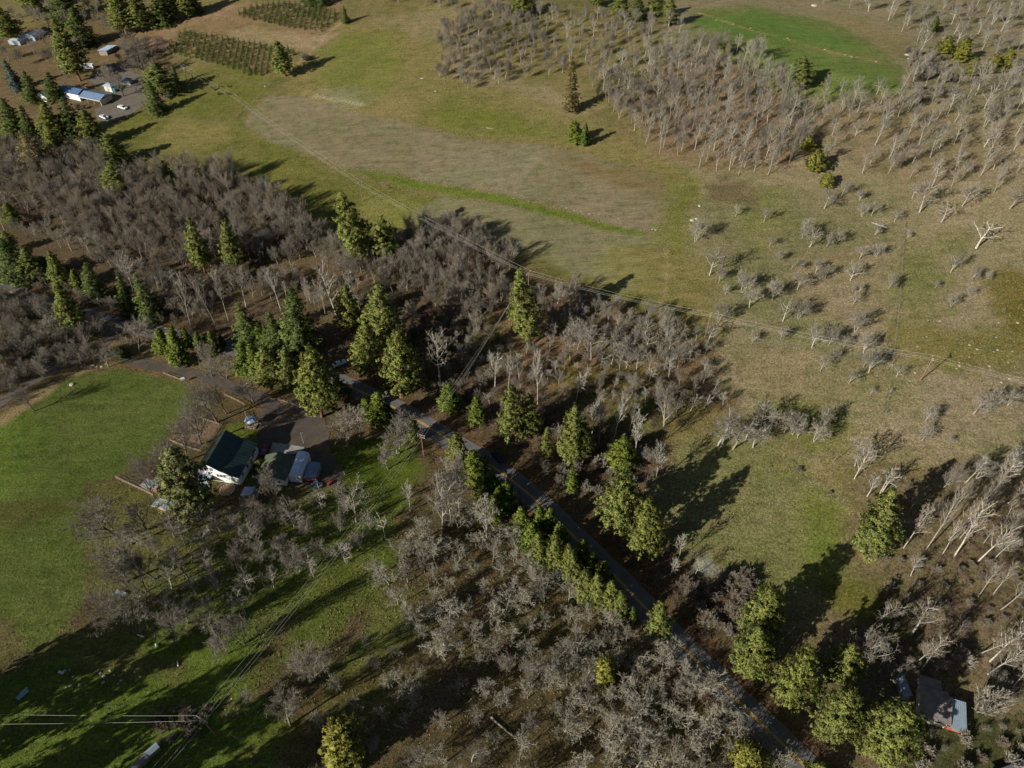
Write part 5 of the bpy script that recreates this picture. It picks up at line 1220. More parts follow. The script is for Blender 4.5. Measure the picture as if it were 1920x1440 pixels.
# ------------------------------------------------------------------ evergreens: foot, top and crown width in photo pixels
CONIFERS = [
 # far farm
 (152,92,138,12,46,'fw','big dark fir behind the pale metal shed roof'),
 (156,160,98,32,42,'p','tall ragged pine with bare red trunk beside the long blue barn'),
 (36,168,8,112,22,'b','blue grey spruce at the edge of the far farm'),
 (62,192,46,130,30,'f','mid green fir, left one of the pair beside the hidden house'),
 (102,188,86,134,30,'f','slim fir right in front of the hidden farmhouse'),
 (140,258,117,180,40,'fw','dark bushy fir in front of the blue barn'),
 (100,272,84,190,36,'p','dark pine left of the bushy fir below the barn'),
 (108,306,92,226,26,'pn','thin yellowish pine just above the brown woods'),
 (178,276,155,206,38,'p','green pine below the white plough truck'),
 (216,312,200,252,36,'pn','tall green pine on the wood edge, upper of two close together'),
 (228,370,208,300,48,'p','bushy green pine on the wood edge, lower of two close together'),
 (30,262,4,182,46,'fw','dark fir on the left photo edge above the russet tree'),
 (56,268,40,196,28,'f','slender dark fir beside the russet tree'),
 (84,320,36,244,40,'r','half bare russet conifer above the brown woods'),
 (305,182,288,116,48,'p','yellow green pine at the right end of the farm drive'),
 (292,214,281,150,32,'fw','dark low fir in front of the yellow green pine'),
 (330,160,322,120,18,'f','small dark fir half hidden behind the yellow green pine'),
 (536,143,518,76,40,'p','lone pine at the corner of the seedling bed'),
 (649,43,643,10,17,'f','small lone fir beside the stone track at the top'),
 (238,66,210,-30,34,'pn','tall bare trunked pine at the top, nearest the shed'),
 (268,60,246,-28,30,'pn','tall bare trunked pine at the top, second from the shed'),
 (306,50,290,-30,34,'f','dark fir in the row along the top track'),
 (322,42,312,-40,26,'pn','thin pine in the row along the top track'),
 (352,36,340,-36,30,'pn','tall thin pine where the top track meets the seedlings'),
 (366,30,358,-45,26,'f','dark fir last in the row along the top track'),
 (120,40,104,-40,44,'f','dark fir behind the big fir at the top left'),
 (60,30,44,-40,40,'p','pine at the top left corner'),
 (20,80,-4,10,44,'p','ragged pine beside the white roofed building'),
 (585,8,580,-40,36,'f','dark fir cut by the top edge above the seedlings'),
 (606,10,602,-34,30,'f','fir cut by the top edge, beside the dark one'),
 # grove on the hillside
 (985,30,972,-22,44,'p','dark pine at the top of the bare grove'),
 (1122,12,1118,-26,34,'p','pine cut by the top edge over the bare grove'),
 (1166,34,1160,-20,34,'p','pine at the top, left in a clump of four'),
 (1198,38,1194,-18,32,'fw','dark fir in the middle of the top clump'),
 (1232,34,1228,-22,34,'p','pine at the top, third in a clump of four'),
 (1258,48,1256,-4,34,'p','yellow green pine beside the bright field'),
 (1072,209,1072,106,30,'ob','very tall narrow olive brown conifer on the slope'),
 (1083,262,1076,229,28,'y','small green pine on the field edge below the tall olive conifer'),
 (1099,263,1096,234,18,'y','small dark pine leaning on the field edge pine'),
 (1503,168,1506,104,48,'p','dark green pine at the lower edge of the bright field'),
 (1753,54,1754,33,14,'y','tiny bright pine above the juniper group'),
 (1774,102,1778,65,28,'j','bright juniper, left one in the juniper group'),
 (1803,118,1811,68,32,'j','tallest bright juniper in the group'),
 (1822,143,1829,105,28,'j','lowest juniper in the group, yellow green'),
 (1864,138,1868,98,30,'j','broad juniper, second from the right in the group'),
 (1886,131,1897,90,30,'j','juniper at the right end of the group'),
 (1366,104,1366,82,16,'o','small yellowish evergreen in the bare grove'),
 (1521,284,1514,253,28,'j','upper evergreen of three in a row on the slope'),
 (1541,326,1528,278,36,'j','middle and largest evergreen of three in a row on the slope'),
 (1556,353,1551,321,26,'j','lower evergreen of three in a row on the slope'),
 # left woods
 (30,428,10,380,24,'pn','yellow green pine in the left woods'),
 (20,474,6,432,24,'p','pine below the yellow green one at the left edge'),
 (40,528,2,444,50,'fw','dark fir mass on the left edge above the road'),
 (64,532,46,460,38,'p','sunlit pine beside the dark fir at the left edge'),
 (112,550,97,466,28,'p','dark pine above the bend in the road'),
 (92,520,80,478,40,'fw','dark fir behind the sunlit pine on the left'),
 (150,630,105,530,50,'p','tall pine standing in front of the road bend'),
 (146,548,138,504,16,'y','thin yellow pine above the road bend'),
 (180,564,160,490,36,'f','green fir above the road bend'),
 (243,590,220,508,28,'f','left one of two slim firs above the road'),
 (287,598,257,512,38,'f','right one of two slim firs above the road'),
 (385,512,352,408,40,'p','left one of two tall pines in the brown woods'),
 (446,512,419,412,40,'p','right one of two tall pines in the brown woods'),
 (312,353,300,299,26,'pn','small pine at the upper edge of the brown woods'),
 (384,374,371,318,24,'f','small dark green fir at the upper edge of the brown woods'),
 (690,498,632,358,64,'p','tall leaning pine at the woods edge below the green strip'),
 (728,490,715,405,52,'p','bushy pine right of the leaning pine at the woods edge'),
 # between road and driveway
 (303,664,298,614,28,'y','first young pine beside the driveway from the left'),
 (336,684,322,612,34,'y','largest young pine beside the driveway'),
 (349,650,344,612,16,'y','thin young pine behind the largest beside the driveway'),
 (373,652,367,621,17,'y','small young pine between road and driveway'),
 (384,656,381,630,13,'y','smallest young pine between road and driveway'),
 (400,664,393,620,24,'y','pointed young pine above the round grey bush'),
 (416,650,413,628,12,'y','thin yellowish young pine beside the pointed one'),
 (463,702,450,643,26,'y','young pine beside the right grey bush'),
 (482,712,471,646,26,'y','slim young pine by the left end of the pine belt'),
 (474,648,450,567,46,'f','bright fir at the left end of the pine belt'),
 (489,652,484,606,22,'y','bushy young pine beside the bright fir'),
 (515,662,508,586,42,'f','pointed green fir in the pine belt'),
 (562,662,548,540,62,'fw','largest pointed fir in the pine belt'),
 (506,724,492,650,46,'p','pine at the front of the belt by the driveway'),
 (545,726,533,655,42,'p','front pine beside the big clumpy one'),
 (604,782,577,650,66,'pw','big clumpy pine with red trunk above the parking yard'),
 (655,622,648,534,38,'p','lone pine beside the white forked cottonwood'),
 (720,662,712,533,60,'p','tallest brown green pine of the three by the road'),
 (694,712,684,600,50,'p','left pine of the three by the road'),
 (752,745,745,620,66,'pw','right pine of the three by the road'),
 (640,740,630,700,26,'f','dark low fir beside the clumpy pine'),
 (712,800,708,735,36,'y','young pine on the near side of the road above the yard'),
 (728,790,726,758,22,'y','short young pine touching the road edge'),
 (778,824,774,786,20,'y','slim young pine beside the utility pole'),
 (690,770,684,742,20,'y','dark young pine in shade beside the road'),
 (1000,652,968,500,60,'p','tall pine with red trunk at the edge of the lower field'),
 (845,784,841,712,34,'y','bright pine on the far side of the road under the wires'),
 (896,814,892,733,36,'y','bright pine second past the wires'),
 (962,830,960,724,64,'pw','broad bright pine past the wires'),
 (992,818,992,738,46,'p','pine joined to the right of the broad bright one'),
 (1022,868,1027,800,27,'p','slim pine left of the broad clumpy pair'),
 (1070,868,1080,762,58,'p','broad bright pine near the birches'),
 (1092,862,1098,792,40,'p','lower pine joined to the broad bright one near the birches'),
 (1166,888,1168,816,42,'y','yellow green pine just above the big round pine'),
 (1070,928,1074,872,26,'y','small pine alone in the grey brush by the road'),
 (1162,1000,1170,886,92,'pw','big round pine beside the road bend'),
 (1210,1046,1218,934,74,'pw','big round pine joined to the first, lower right'),
 # belt on the near side of the road
 (862,882,854,814,46,'yw','yellow tipped pine, first in the near roadside belt'),
 (896,922,884,832,46,'yw','dense pine second in the near roadside belt'),
 (924,930,918,888,30,'y','low pine in the near roadside belt by the grey tree'),
 (954,968,949,895,30,'y','pointed pine in the roadside belt before the gap'),
 (938,960,934,915,26,'y','short dark pine in the roadside belt before the gap'),
 (982,1000,976,950,36,'yw','dark pine starting the middle clump by the road'),
 (1010,1020,1010,934,36,'y','yellow topped pine, left tip of the middle clump by the road'),
 (1030,1026,1032,940,34,'y','yellow topped pine, right tip of the middle clump by the road'),
 (1052,1046,1050,972,34,'y','pine with a bright tip leaning to the road'),
 (1018,1060,1008,1000,40,'yw','dark broad pine on the oak side of the middle clump'),
 (1068,1082,1066,1020,36,'yw','dark pine between the roadside clumps'),
 (1094,1078,1094,1004,34,'y','pointed pine alone against the asphalt'),
 (1112,1108,1112,1022,32,'y','pine whose bright tip covers the centre line'),
 (1134,1120,1130,1046,34,'y','pine at the end of the roadside clump over the road'),
 (1100,1130,1096,1070,44,'yw','dark broad pine at the end of the roadside clump'),
 (1150,1150,1148,1090,44,'yw','yellow tipped pine where the oaks reach the road'),
 (1236,1202,1238,1126,46,'yw','lone yellow topped pine on the near road edge'),
 (1188,1170,1186,1138,18,'y','little pine in the shade left of the lone roadside pine'),
 (905,946,900,895,34,'yw','dark pine between the first two roadside belt pines and the gap'),
 (930,978,926,925,34,'yw','shaded pine on the oak side of the belt before the gap'),
 (1000,1040,996,975,40,'yw','shaded pine on the oak side of the middle clump'),
 (1044,1072,1042,1000,40,'yw','pine in the heart of the middle roadside clump'),
 (1078,1104,1074,1036,40,'yw','shaded pine between the pointed pine and the oaks'),
 (1124,1142,1120,1075,40,'yw','shaded pine behind the end of the roadside clump'),
 (1166,1166,1162,1108,36,'yw','last dark pine of the belt by the lichened oaks'),
 (487,879,486,864,15,'o','bright yellow green bush between farmhouse and garage'),
 (224,669,222,650,28,'yw','low green bush where the lane leaves the road'),
 # lower right
 (1628,1052,1672,914,76,'p','tall yellow green pine standing alone on the right slope'),
 (1424,1210,1440,1096,82,'pw','large pine at the bend, upper of two'),
 (1410,1266,1420,1172,84,'pw','large pine at the bend, lower of two'),
 (1498,1346,1502,1200,80,'pw','round pine beside the road left of the small house'),
 (1580,1290,1592,1200,66,'p','pine standing behind the round roadside pine'),
 (1568,1396,1584,1284,92,'pw','wide pine between the road and the small house'),
 (1654,1436,1688,1308,118,'pw','widest pine with a red trunk beside the small house'),
 (1520,1475,1524,1416,54,'p','pine cut by the bottom edge beside the road'),
 # lower left
 (368,972,322,838,88,'pg','large pine beside the white farmhouse'),
 (640,1432,650,1364,70,'o','round yellow green evergreen at the bottom edge'),
 (1135,1286,1137,1240,36,'o','small olive evergreen in the lichened oaks'),
 (1392,1452,1396,1398,56,'o','olive evergreen at the bottom edge near the road'),
 # beyond the lower left corner, seen by their shadows
 (-190,1400,-330,1240,110,'pw','pine outside the left edge that shades the lawn'),
 (-130,1470,-260,1330,90,'p','second pine outside the lower left corner'),
 (-290,1480,-450,1330,110,'p','tall pine outside the lower left corner'),
 (-160,1600,-330,1500,120,'pw','broad pine below the lower left corner'),
 (-20,1640,-120,1540,120,'p','tall pine below the photo edge'),
 (70,1700,0,1620,130,'pw','broad pine below the photo edge left of the long shed'),
 (170,1660,140,1590,110,'p','pine below the photo edge near the power pole'),
]
n_belt = [0]
for (bx, by, tx, ty, wpx, k, lab) in CONIFERS:
    b = at(bx, by)
    h = max(2.0, min(30.0, rise(b, tx, ty)))
    if by > 1380 and bx < 200: h = 27.0
    nm = {'p': 'pine_tree', 'pn': 'pine_tree', 'pw': 'pine_tree', 'pg': 'pine_tree', 'y': 'young_pine', 'yw': 'young_pine', 'f': 'fir_tree', 'fw': 'fir_tree', 'b': 'spruce_tree', 'r': 'russet_conifer', 'o': 'round_evergreen', 'j': 'juniper', 'ob': 'tall_conifer'}[k]
    if k == 'yw' and n_belt[0] % 3 == 1: k = 'p'
    if k == 'yw': n_belt[0] += 1
    elif k == 'p' and 'belt' in lab: n_belt[0] += 1
    wm = wpx * mpp(b) * {'p': .95, 'pw': .88, 'y': 1.15, 'yw': 1.15}.get(k, 1.05) * (1.25 if (bx < 330 and by < 600) or (430 < bx < 780 and 600 < by < 790) else 1)
    if k in ('y', 'yw') and bx > 840: h = min((h * 1.25 + .8) * _tr.uniform(.72, 1.2), 10); wm *= _tr.uniform(.75, 1.2)
    # the lean the photo shows: where the top's ray reaches that height
    u_ = (tx - 960.0) / FPX; v_ = (720.0 - ty) / FPX; rr_ = Vector((u_, _cp + v_ * _sp, -_sp + v_ * _cp))
    q = Vector((0, 0, CAMH)) + rr_ * ((b.z + h - CAMH) / rr_.z); off = Vector((q.x - b.x, q.y - b.y, 0))
    if off.length > .10 * h:
        rest = off * (1 - .10 * h / off.length); off = off * (.10 * h / off.length)
        if by < 1440: b += rest * .6; b.z = float(hgt(b.x, b.y))
    b.z -= .1
    t = plant(k, nm, b, h, wm, lab, 'tree', 'evergreen trees')
    qv = Vector((0, 0, 1)).rotation_difference(Vector((off.x, off.y, h)))
    t.rotation_euler = (qv.to_matrix() @ Matrix.Rotation(_tr.uniform(0, 6.28), 3, 'Z')).to_euler()

# ------------------------------------------------------------------ leafless trees that can be told apart: foot, top
SINGLES = [
 ('cottonwood','cottonwood_tree',634,597,608,468,60,'white forked cottonwood standing alone behind the road'),
 ('cottonwood','cottonwood_tree',826,722,815,575,54,'tall white cottonwood beside the shaded hollow'),
 ('birch','birch_tree',785,625,778,560,22,'slim pale tree beside the dark gap in the middle woods'),
 ('cottonwood','cottonwood_tree',358,612,322,470,46,'pale cottonwood above the driveway, left one of three'),
 ('cottonwood','cottonwood_tree',404,608,366,500,40,'pale cottonwood above the driveway, middle of three'),
 ('birch','birch_tree',428,602,408,498,26,'thin pale tree above the driveway, right one of three'),
 ('cottonwood','cottonwood_tree',462,578,444,500,42,'bright branching cottonwood above the pine belt'),
 ('birch','birch_tree',527,582,506,498,28,'thin tan trunk left of the pointed fir'),
 ('birch','birch_tree',592,590,562,520,24,'leaning tan trunk right of the pointed fir'),
 ('birch','birch_tree',610,590,580,525,22,'thin leaning tree touching the white cottonwood'),
 ('cottonwood','cottonwood_tree',250,545,232,455,46,'pale spreading tree above the two slim firs'),
 ('cottonwood','cottonwood_tree',268,575,248,450,36,'tall pale tree rising between the two slim firs'),
 ('birch','birch_tree',662,575,662,505,24,'pinkish thin tree right of the white cottonwood'),
 ('birch','birch_tree',678,592,672,540,18,'thin twin trunk above the three roadside pines'),
 ('birch','birch_tree',928,727,928,662,30,'left of three white trunks by the wires'),
 ('birch','birch_tree',952,732,956,662,28,'middle of three white trunks by the wires'),
 ('birch','birch_tree',976,726,974,664,28,'right of three white trunks by the wires'),
 ('birch','birch_tree',1008,762,1010,640,24,'dark thin trunk behind the broad bright pine'),
 ('birch','birch_tree',1108,822,1112,738,26,'left one of three white birches near the broad pine'),
 ('birch','birch_tree',1123,834,1126,735,26,'middle one of three white birches near the broad pine'),
 ('birch','birch_tree',1150,828,1146,730,30,'right one of three white birches near the broad pine'),
 ('birch','birch_tree',1080,752,1080,700,30,'pale tree with fine twigs above the three birches'),
 ('birch','birch_tree',1178,812,1178,752,28,'straight pale tree above the yellow green pine'),
 ('birch','birch_tree',1190,868,1212,772,34,'bent white tree right of the yellow green pine'),
 ('birch','birch_tree',1229,906,1252,832,38,'lone fan shaped white tree in the bend meadow'),
 ('grey_oak','oak_tree',1245,800,1262,720,54,'big grey oak at the head of the bend meadow'),
 ('birch','birch_tree',1273,1046,1278,992,34,'small fan shaped tree below the big round pine'),
 ('birch','birch_tree',1301,1082,1302,1048,24,'smallest fan shaped tree on the frosty patch'),
 ('birch','birch_tree',1255,1080,1258,1045,26,'pale tuft of a tree in the shade by the road'),
 ('dead_oak','oak_tree',1220,942,1240,925,24,'short leaning bare trunk right of the big pine'),
 # trees of the right lower slope
 ('tall_oak','oak_tree',1603,874,1620,820,48,'pale forked oak on the open slope, head of the diagonal row'),
 ('tall_oak','oak_tree',1602,898,1650,840,44,'leaning pale oak just below the forked one'),
 ('birch','birch_tree',1626,931,1645,880,30,'pale leaning trunk above the lone slope pine'),
 ('birch','birch_tree',1650,925,1680,880,28,'pale leaning trunk touching the lone slope pine'),
 ('dead_oak','oak_tree',1655,922,1690,890,30,'bent pale trunk over the top of the slope pine'),
 ('cottonwood','cottonwood_tree',1736,1031,1798,898,52,'white cottonwood leaning, upper left in the slope thicket'),
 ('cottonwood','cottonwood_tree',1779,1013,1845,915,46,'white cottonwood upright in the middle of the slope thicket'),
 ('cottonwood','cottonwood_tree',1768,1038,1820,968,44,'short white cottonwood between taller ones on the slope'),
 ('cottonwood','cottonwood_tree',1788,1046,1875,950,52,'long double trunk cottonwood on the slope'),
 ('cottonwood','cottonwood_tree',1834,1052,1888,968,48,'cottonwood at the right of the slope thicket'),
 ('cottonwood','cottonwood_tree',1694,1028,1742,948,44,'pale tree standing in the shadow of the slope pine'),
 ('cottonwood','cottonwood_tree',1834,1119,1880,1040,36,'left of three bare white trunks on the red brush'),
 ('cottonwood','cottonwood_tree',1862,1115,1910,1040,36,'middle of three bare white trunks on the red brush'),
 ('cottonwood','cottonwood_tree',1876,1143,1940,1062,38,'right of three bare white trunks on the red brush'),
 ('cottonwood','cottonwood_tree',1708,1080,1735,1048,34,'pale spreading tree under the slope pine'),
 ('cottonwood','cottonwood_tree',1640,1170,1672,1094,66,'white cottonwood with open crown over the dark hollow'),
 ('cottonwood','cottonwood_tree',1708,1192,1740,1132,64,'white fan crowned cottonwood right of the dark hollow'),
 ('cottonwood','cottonwood_tree',1672,1190,1690,1160,26,'thin small trunk between the two fan cottonwoods'),
 ('cottonwood','cottonwood_tree',1716,1242,1752,1190,40,'thin tan cottonwood above the small house, left one'),
 ('cottonwood','cottonwood_tree',1730,1252,1795,1176,58,'wide tan cottonwood above the small house'),
 ('cottonwood','cottonwood_tree',1838,1226,1866,1150,56,'forked white cottonwood at the right edge'),
 ('cottonwood','cottonwood_tree',1856,1240,1935,1160,50,'speckled trunk leaning out at the right edge'),
 ('cottonwood','cottonwood_tree',1852,1264,1930,1200,44,'white trunk low at the right edge, crown bent down'),
 ('cottonwood','cottonwood_tree',1899,1290,1950,1250,40,'short pale trunk low at the right edge'),
 ('pale_oak','oak_tree',1612,1256,1668,1185,76,'white tangled oak above the small house'),
 ('shrub','bare_shrub',1834,1333,1872,1285,60,'big round pale bush right of the small house'),
 ('dead_oak','oak_tree',1830,465,1856,415,60,'big white dead looking oak alone on the slope'),
 ('pale_oak','oak_tree',1782,511,1802,472,38,'silver oak alone below the big dead looking one'),
 ('tall_oak','oak_tree',1724,398,1748,330,60,'tall white oak at the top of the wire fence'),
 ('tall_oak','oak_tree',1804,386,1826,340,46,'white oak right of the fence top, arching crown'),
 ('tall_oak','oak_tree',1893,391,1912,345,44,'thick white oak by the right photo edge'),
 ('dead_oak','oak_tree',1765,416,1780,378,34,'crooked dead oak with fallen limbs beside the fence'),
 ('pale_oak','oak_tree',1677,415,1682,388,26,'bent dark oak beside a green mossy patch'),
 # the house grounds
 ('dark_oak','oak_tree',64,771,36,728,46,'lone dark oak on the bank at the lawn edge'),
 ('dark_oak','oak_tree',408,792,368,716,70,'dark trunked oak beside the paddock corner'),
 ('dark_oak','oak_tree',425,776,408,712,48,'slim dark oak behind the paddock'),
 ('dark_oak','oak_tree',377,833,322,758,74,'dark oak rooted in the bare paddock'),
 ('dark_oak','oak_tree',352,864,302,800,66,'dark oak between paddock and pine'),
 ('dark_oak','oak_tree',320,890,276,835,56,'dark oak behind the chicken coop'),
 ('dark_oak','oak_tree',286,931,240,866,64,'dark leaning oak beside the grey coop roof'),
 ('dark_oak','oak_tree',228,1013,172,930,110,'big dark oak at the lawn edge below the coop'),
 ('dark_oak','oak_tree',276,994,240,940,60,'dark oak in front of the cold frames'),
 ('dark_oak','oak_tree',247,1020,190,1010,80,'dark oak leaning over the lawn edge'),
 ('dark_oak','oak_tree',238,1090,178,1020,100,'big dark oak halfway down the lawn edge'),
 ('dark_oak','oak_tree',272,1112,220,1050,70,'dark oak beside the low blue sheet'),
 ('dark_oak','oak_tree',290,1086,268,1030,56,'oak with a straight trunk below the lawn edge'),
 ('dark_oak','oak_tree',352,1084,330,1020,54,'grey oak over the bright grass patch'),
 ('dark_oak','oak_tree',260,1192,200,1120,110,'widest dark oak over the lower lawn'),
 ('dark_oak','oak_tree',330,1212,310,1140,64,'oak with a thick stump foot by the white pipes'),
 ('grey_oak','oak_tree',428,1225,412,1180,50,'grey oak left of the broad shadow band'),
 ('grey_oak','oak_tree',460,1208,455,1130,54,'tall grey oak right beside the shadow band'),
 ('dark_oak','oak_tree',525,952,505,880,50,'dark oak leaning before the garage'),
 ('grey_oak','oak_tree',652,834,640,765,76,'grey oak with white trunk right of the parking yard'),
 ('grey_oak','bare_shrub',745,850,742,780,76,'large dense grey bush beside the road above the pole'),
 ('grey_oak','bare_shrub',728,880,722,838,46,'lower grey bush beside the lawn by the pole'),
 ('tall_oak','oak_tree',668,980,656,900,62,'pale oak with long trunk on the sunny lawn edge'),
 ('birch','birch_tree',769,958,762,895,30,'small crooked white tree on the lawn'),
 ('dead_oak','oak_tree',722,1008,728,960,26,'half dead tree with hanging brown boughs on the lawn'),
 ('tall_oak','oak_tree',828,1000,818,860,80,'tallest pale oak left of the roadside belt'),
 ('tall_oak','oak_tree',846,982,862,880,60,'tall pale oak joined behind the tallest one'),
 ('grey_oak','oak_tree',860,960,858,850,60,'brown grey tree behind the roadside pines'),
 ('lichen_oak','oak_tree',796,1040,792,1000,46,'flat topped silver oak at the corner of the lower grove'),
 ('lichen_oak','oak_tree',913,1012,912,930,66,'silver oak by the roadside pines'),
 ('dark_oak','bare_shrub',398,706,383,640,46,'round brown grey bush left of the pair above the driveway'),
 ('dark_oak','bare_shrub',424,708,428,655,66,'round brown grey bush right of the pair above the driveway'),
 ('dark_oak','oak_tree',262,660,248,600,66,'spreading grey tree where lane and driveway meet'),
 ('birch','oak_tree',476,755,470,705,48,'pale leggy tree above the playhouse'),
 ('grey_oak','oak_tree',545,1360,528,1290,70,'white footed oak beside the bottom left lawn'),
 ('grey_oak','oak_tree',590,1277,570,1200,70,'big oak at the right of the shadow band'),
 ('brown_shrub','bare_shrub',574,114,572,100,22,'round brown bush behind the lone pine at the seedling bed'),
 ('dark_oak','bare_tree',232,181,222,128,40,'bare yard tree with pale forked trunk in the far farm yard'),
 ('dark_oak','bare_tree',210,172,200,115,34,'thin bare yard tree before the small hip roofed shed'),
 ('dark_oak','bare_tree',274,146,256,80,60,'wide bare tree behind the far farm yard'),
 ('dark_oak','bare_tree',128,146,116,108,30,'forked bare tree beside the long blue barn'),
]
SK = {'birch': 1.0}
for (k, nm, bx, by, tx, ty, wpx, lab) in SINGLES:
    b = at(bx, by); h = max(1.8, min(24.0, rise(b, tx, ty)))
    wid = wpx * mpp(b)
    h = max(h, wid * .62)
    b.z -= .05
    plant(k, nm, b, h, wid, lab, 'shrub' if 'shrub' in nm else 'tree', 'leafless trees standing apart')

# the stunted oaks of the open slope: foot pixel, picture height in pixels
SLOPE = [(1545,391,34),(1577,369,30),(1612,377,20),(1616,406,26),(1634,404,26),(1504,446,36),(1518,463,34),(1550,461,26),(1568,456,26),(1442,463,20),(1461,489,20),(1484,505,18),(1528,513,24),(1501,506,16),(1535,526,22),(1547,521,26),
 (1594,526,34),(1610,547,16),(1612,485,26),(1642,481,26),(1665,541,28),(1449,563,38),(1495,543,32),(1468,602,40),(1495,598,34),(1600,570,22),(1464,635,22),(1522,652,40),(1552,648,30),(1562,640,28),(1581,653,24),(1604,621,40),(1618,663,34),
 (1563,674,22),(1538,696,28),(1591,720,26),(1628,700,38),(1618,690,26),(1680,707,22),(1822,523,24),(1848,525,18),(1752,540,14),(1818,553,18),(1783,575,24),(1710,372,26),(1640,440,20),(1379,406,22),(1432,416,26),(1303,453,40),(1330,516,52),
 (1347,530,26),(1390,548,38),(1360,553,18),(1345,604,36),(1405,577,40),(1244,646,40),(1211,658,34),(1108,674,52),(1082,656,44),(1165,676,34),(1257,682,32),(1284,680,28),(1322,694,22),(1445,803,36),(1470,811,34),(1486,814,42),(1496,822,26),(1524,827,36),(1538,799,36),
 (1735,789,30),(1728,826,28),(1825,776,36),(1850,770,40),(1890,760,28),(1895,864,28),(1830,896,40),(1632,740,14),(1668,738,10),(1345,838,58),(1352,838,46),(1374,842,50),(1398,824,36),(1412,838,44),(1425,806,46),(1780,832,14),(1880,585,8),(1410,640,18),(1700,446,14),(1598,548,12)]
ZONES = [([(1690,300),(1960,300),(1960,640),(1680,640)], 'on the tan slope right of the wire fence'), ([(1290,360),(1430,360),(1430,620),(1290,620)], 'in the clump beside the field corner'), ([(1430,360),(1600,360),(1600,480),(1430,480)], 'scattered near the top of the tan slope'),
 ([(1600,360),(1700,360),(1700,500),(1600,500)], 'close to the top of the wire fence'), ([(1430,480),(1530,480),(1530,620),(1430,620)], 'in the left of the open tan slope'), ([(1530,480),(1700,480),(1700,600),(1530,600)], 'in the middle of the open tan slope, left of the fence'),
 ([(1430,600),(1720,600),(1720,730),(1430,730)], 'along the power line on the slope'), ([(1000,600),(1430,600),(1430,720),(1000,720)], 'at the edge of the lower field'), ([(1430,770),(1560,770),(1560,840),(1430,840)], 'in the row above the bend meadow'),
 ([(1300,770),(1430,770),(1430,860),(1300,860)], 'at the head of the bend meadow'), ([(0,0),(3000,0),(3000,2000),(0,2000)], 'alone on the lower tan slope')]
for n, (bx, by, hp) in enumerate(SLOPE):
    b = at(bx, by); nx = (bx - 960) / 1330.; h = max(1.6, 1.15 * rise(b, bx + nx * hp * .62, by - hp)); b.z -= .05
    big = hp >= 33
    k = 'tall_oak' if (hp > 44) else 'pale_oak'
    zone = next(z for P_, z in ZONES if sdist(np.array(P_, float), np.array([float(bx)]), np.array([float(by)]))[0] > 0)
    plant(k, 'stunted_oak', b, h, max(hp * .95 * mpp(b), h * .75), ('taller' if big else 'low') + ' pale bare oak ' + zone, 'tree', 'oaks ' + zone)

# ------------------------------------------------------------------ groves
ROADK = np.concatenate([ROAD[::2], DRIVE[::2]])
LOOK = {'grey_oak': 'grey', 'brown_tree': 'brown', 'tall_oak': 'white stemmed', 'pale_oak': 'silvery', 'dark_oak': 'dark stemmed', 'birch': 'slender', 'cottonwood': 'white', 'lichen_oak': 'pale', 'shrub': 'grey twigged', 'brown_shrub': 'brown twigged'}
def scatter(px, gap, hts, kinds, name, label, group, seed, cat='tree', wf=None, n_max=400, road_gap=4.2, clear=.75, edge=1.0):
    P = ppoly(px); rg = random.Random(seed); x0, y0 = P.min(0); x1, y1 = P.max(0)
    near = [t for t in TREES]
    pts = []
    tries = int((x1 - x0) * (y1 - y0) / gap ** 2 * 9)
    X = np.array([rg.uniform(x0, x1) for _ in range(tries)]); Y = np.array([rg.uniform(y0, y1) for _ in range(tries)])
    ok = (sdist(P, X, Y) + 2.5 * fbm(X, Y, 9.)) > 0
    T = np.array(near) if near else np.zeros((0, 3))
    for x, y, o in zip(X, Y, ok):
        if not o or len(pts) >= n_max: continue
        z0 = float(hgt(x, y)); zc_ = y * _cp - (z0 - CAMH) * _sp
        px_, py_ = 960 + FPX * x / zc_, 720 - FPX * (y * _sp + (z0 - CAMH) * _cp) / zc_
        if not (-50 < px_ < 1965 and -20 < py_ < 1500): continue
        if gap > 4.25 and float(vnoise(x + 31, y - 57, 13.)) < -.12 and rg.random() < .6: continue
        if road_gap and np.min(np.hypot(ROADK[:, 0] - x, ROADK[:, 1] - y)) < road_gap: continue
        if len(T) and np.any(np.hypot(T[:, 0] - x, T[:, 1] - y) < np.minimum(T[:, 2] * clear + gap * .3, gap)): continue
        if any(math.hypot(a - x, c - y) < gap * rg.uniform(.75, 1.1) for a, c in pts): continue
        if any(sdist(B, np.array([x]), np.array([y]))[0] > -1.5 for B in KEEP): continue
        pts.append((x, y))
    if not pts: return 0
    big = len(pts) > 50
    c = np.array([(p[0] / (p[1] + 78), p[1]) for p in pts]); q = [np.quantile(c[:, k], ((.2, .4, .6, .8) if big and k == 0 else (.25, .5, .75) if big else (.34, .67))) for k in (0, 1)]
    for (x, y), cc in zip(pts, c):
        h = rg.uniform(*hts); k = rg.choice(kinds)
        z = float(hgt(x, y)) - .05
        tall = h > (hts[0] + hts[1]) / 2
        i, j = int(np.searchsorted(q[0], cc[0])), int(np.searchsorted(q[1], cc[1]))
        cell = (('bottom', 'lower', 'upper', 'top')[j] + ' row, ' + ('far left', 'left', 'middle', 'right', 'far right')[i]) if big else ('lower left corner', 'lower middle', 'lower right corner', 'left side', 'centre', 'right side', 'upper left corner', 'upper middle', 'upper right corner')[j * 3 + i]
        lab = ('taller ' if tall else 'shorter ') + LOOK[k] + ' ' + label + ', ' + cell
        plant(k, name, Vector((x, y, z)), h, None if wf is None else h * wf * rg.uniform(.8, 1.2), lab, cat, group + ', ' + cell)
    return len(pts)
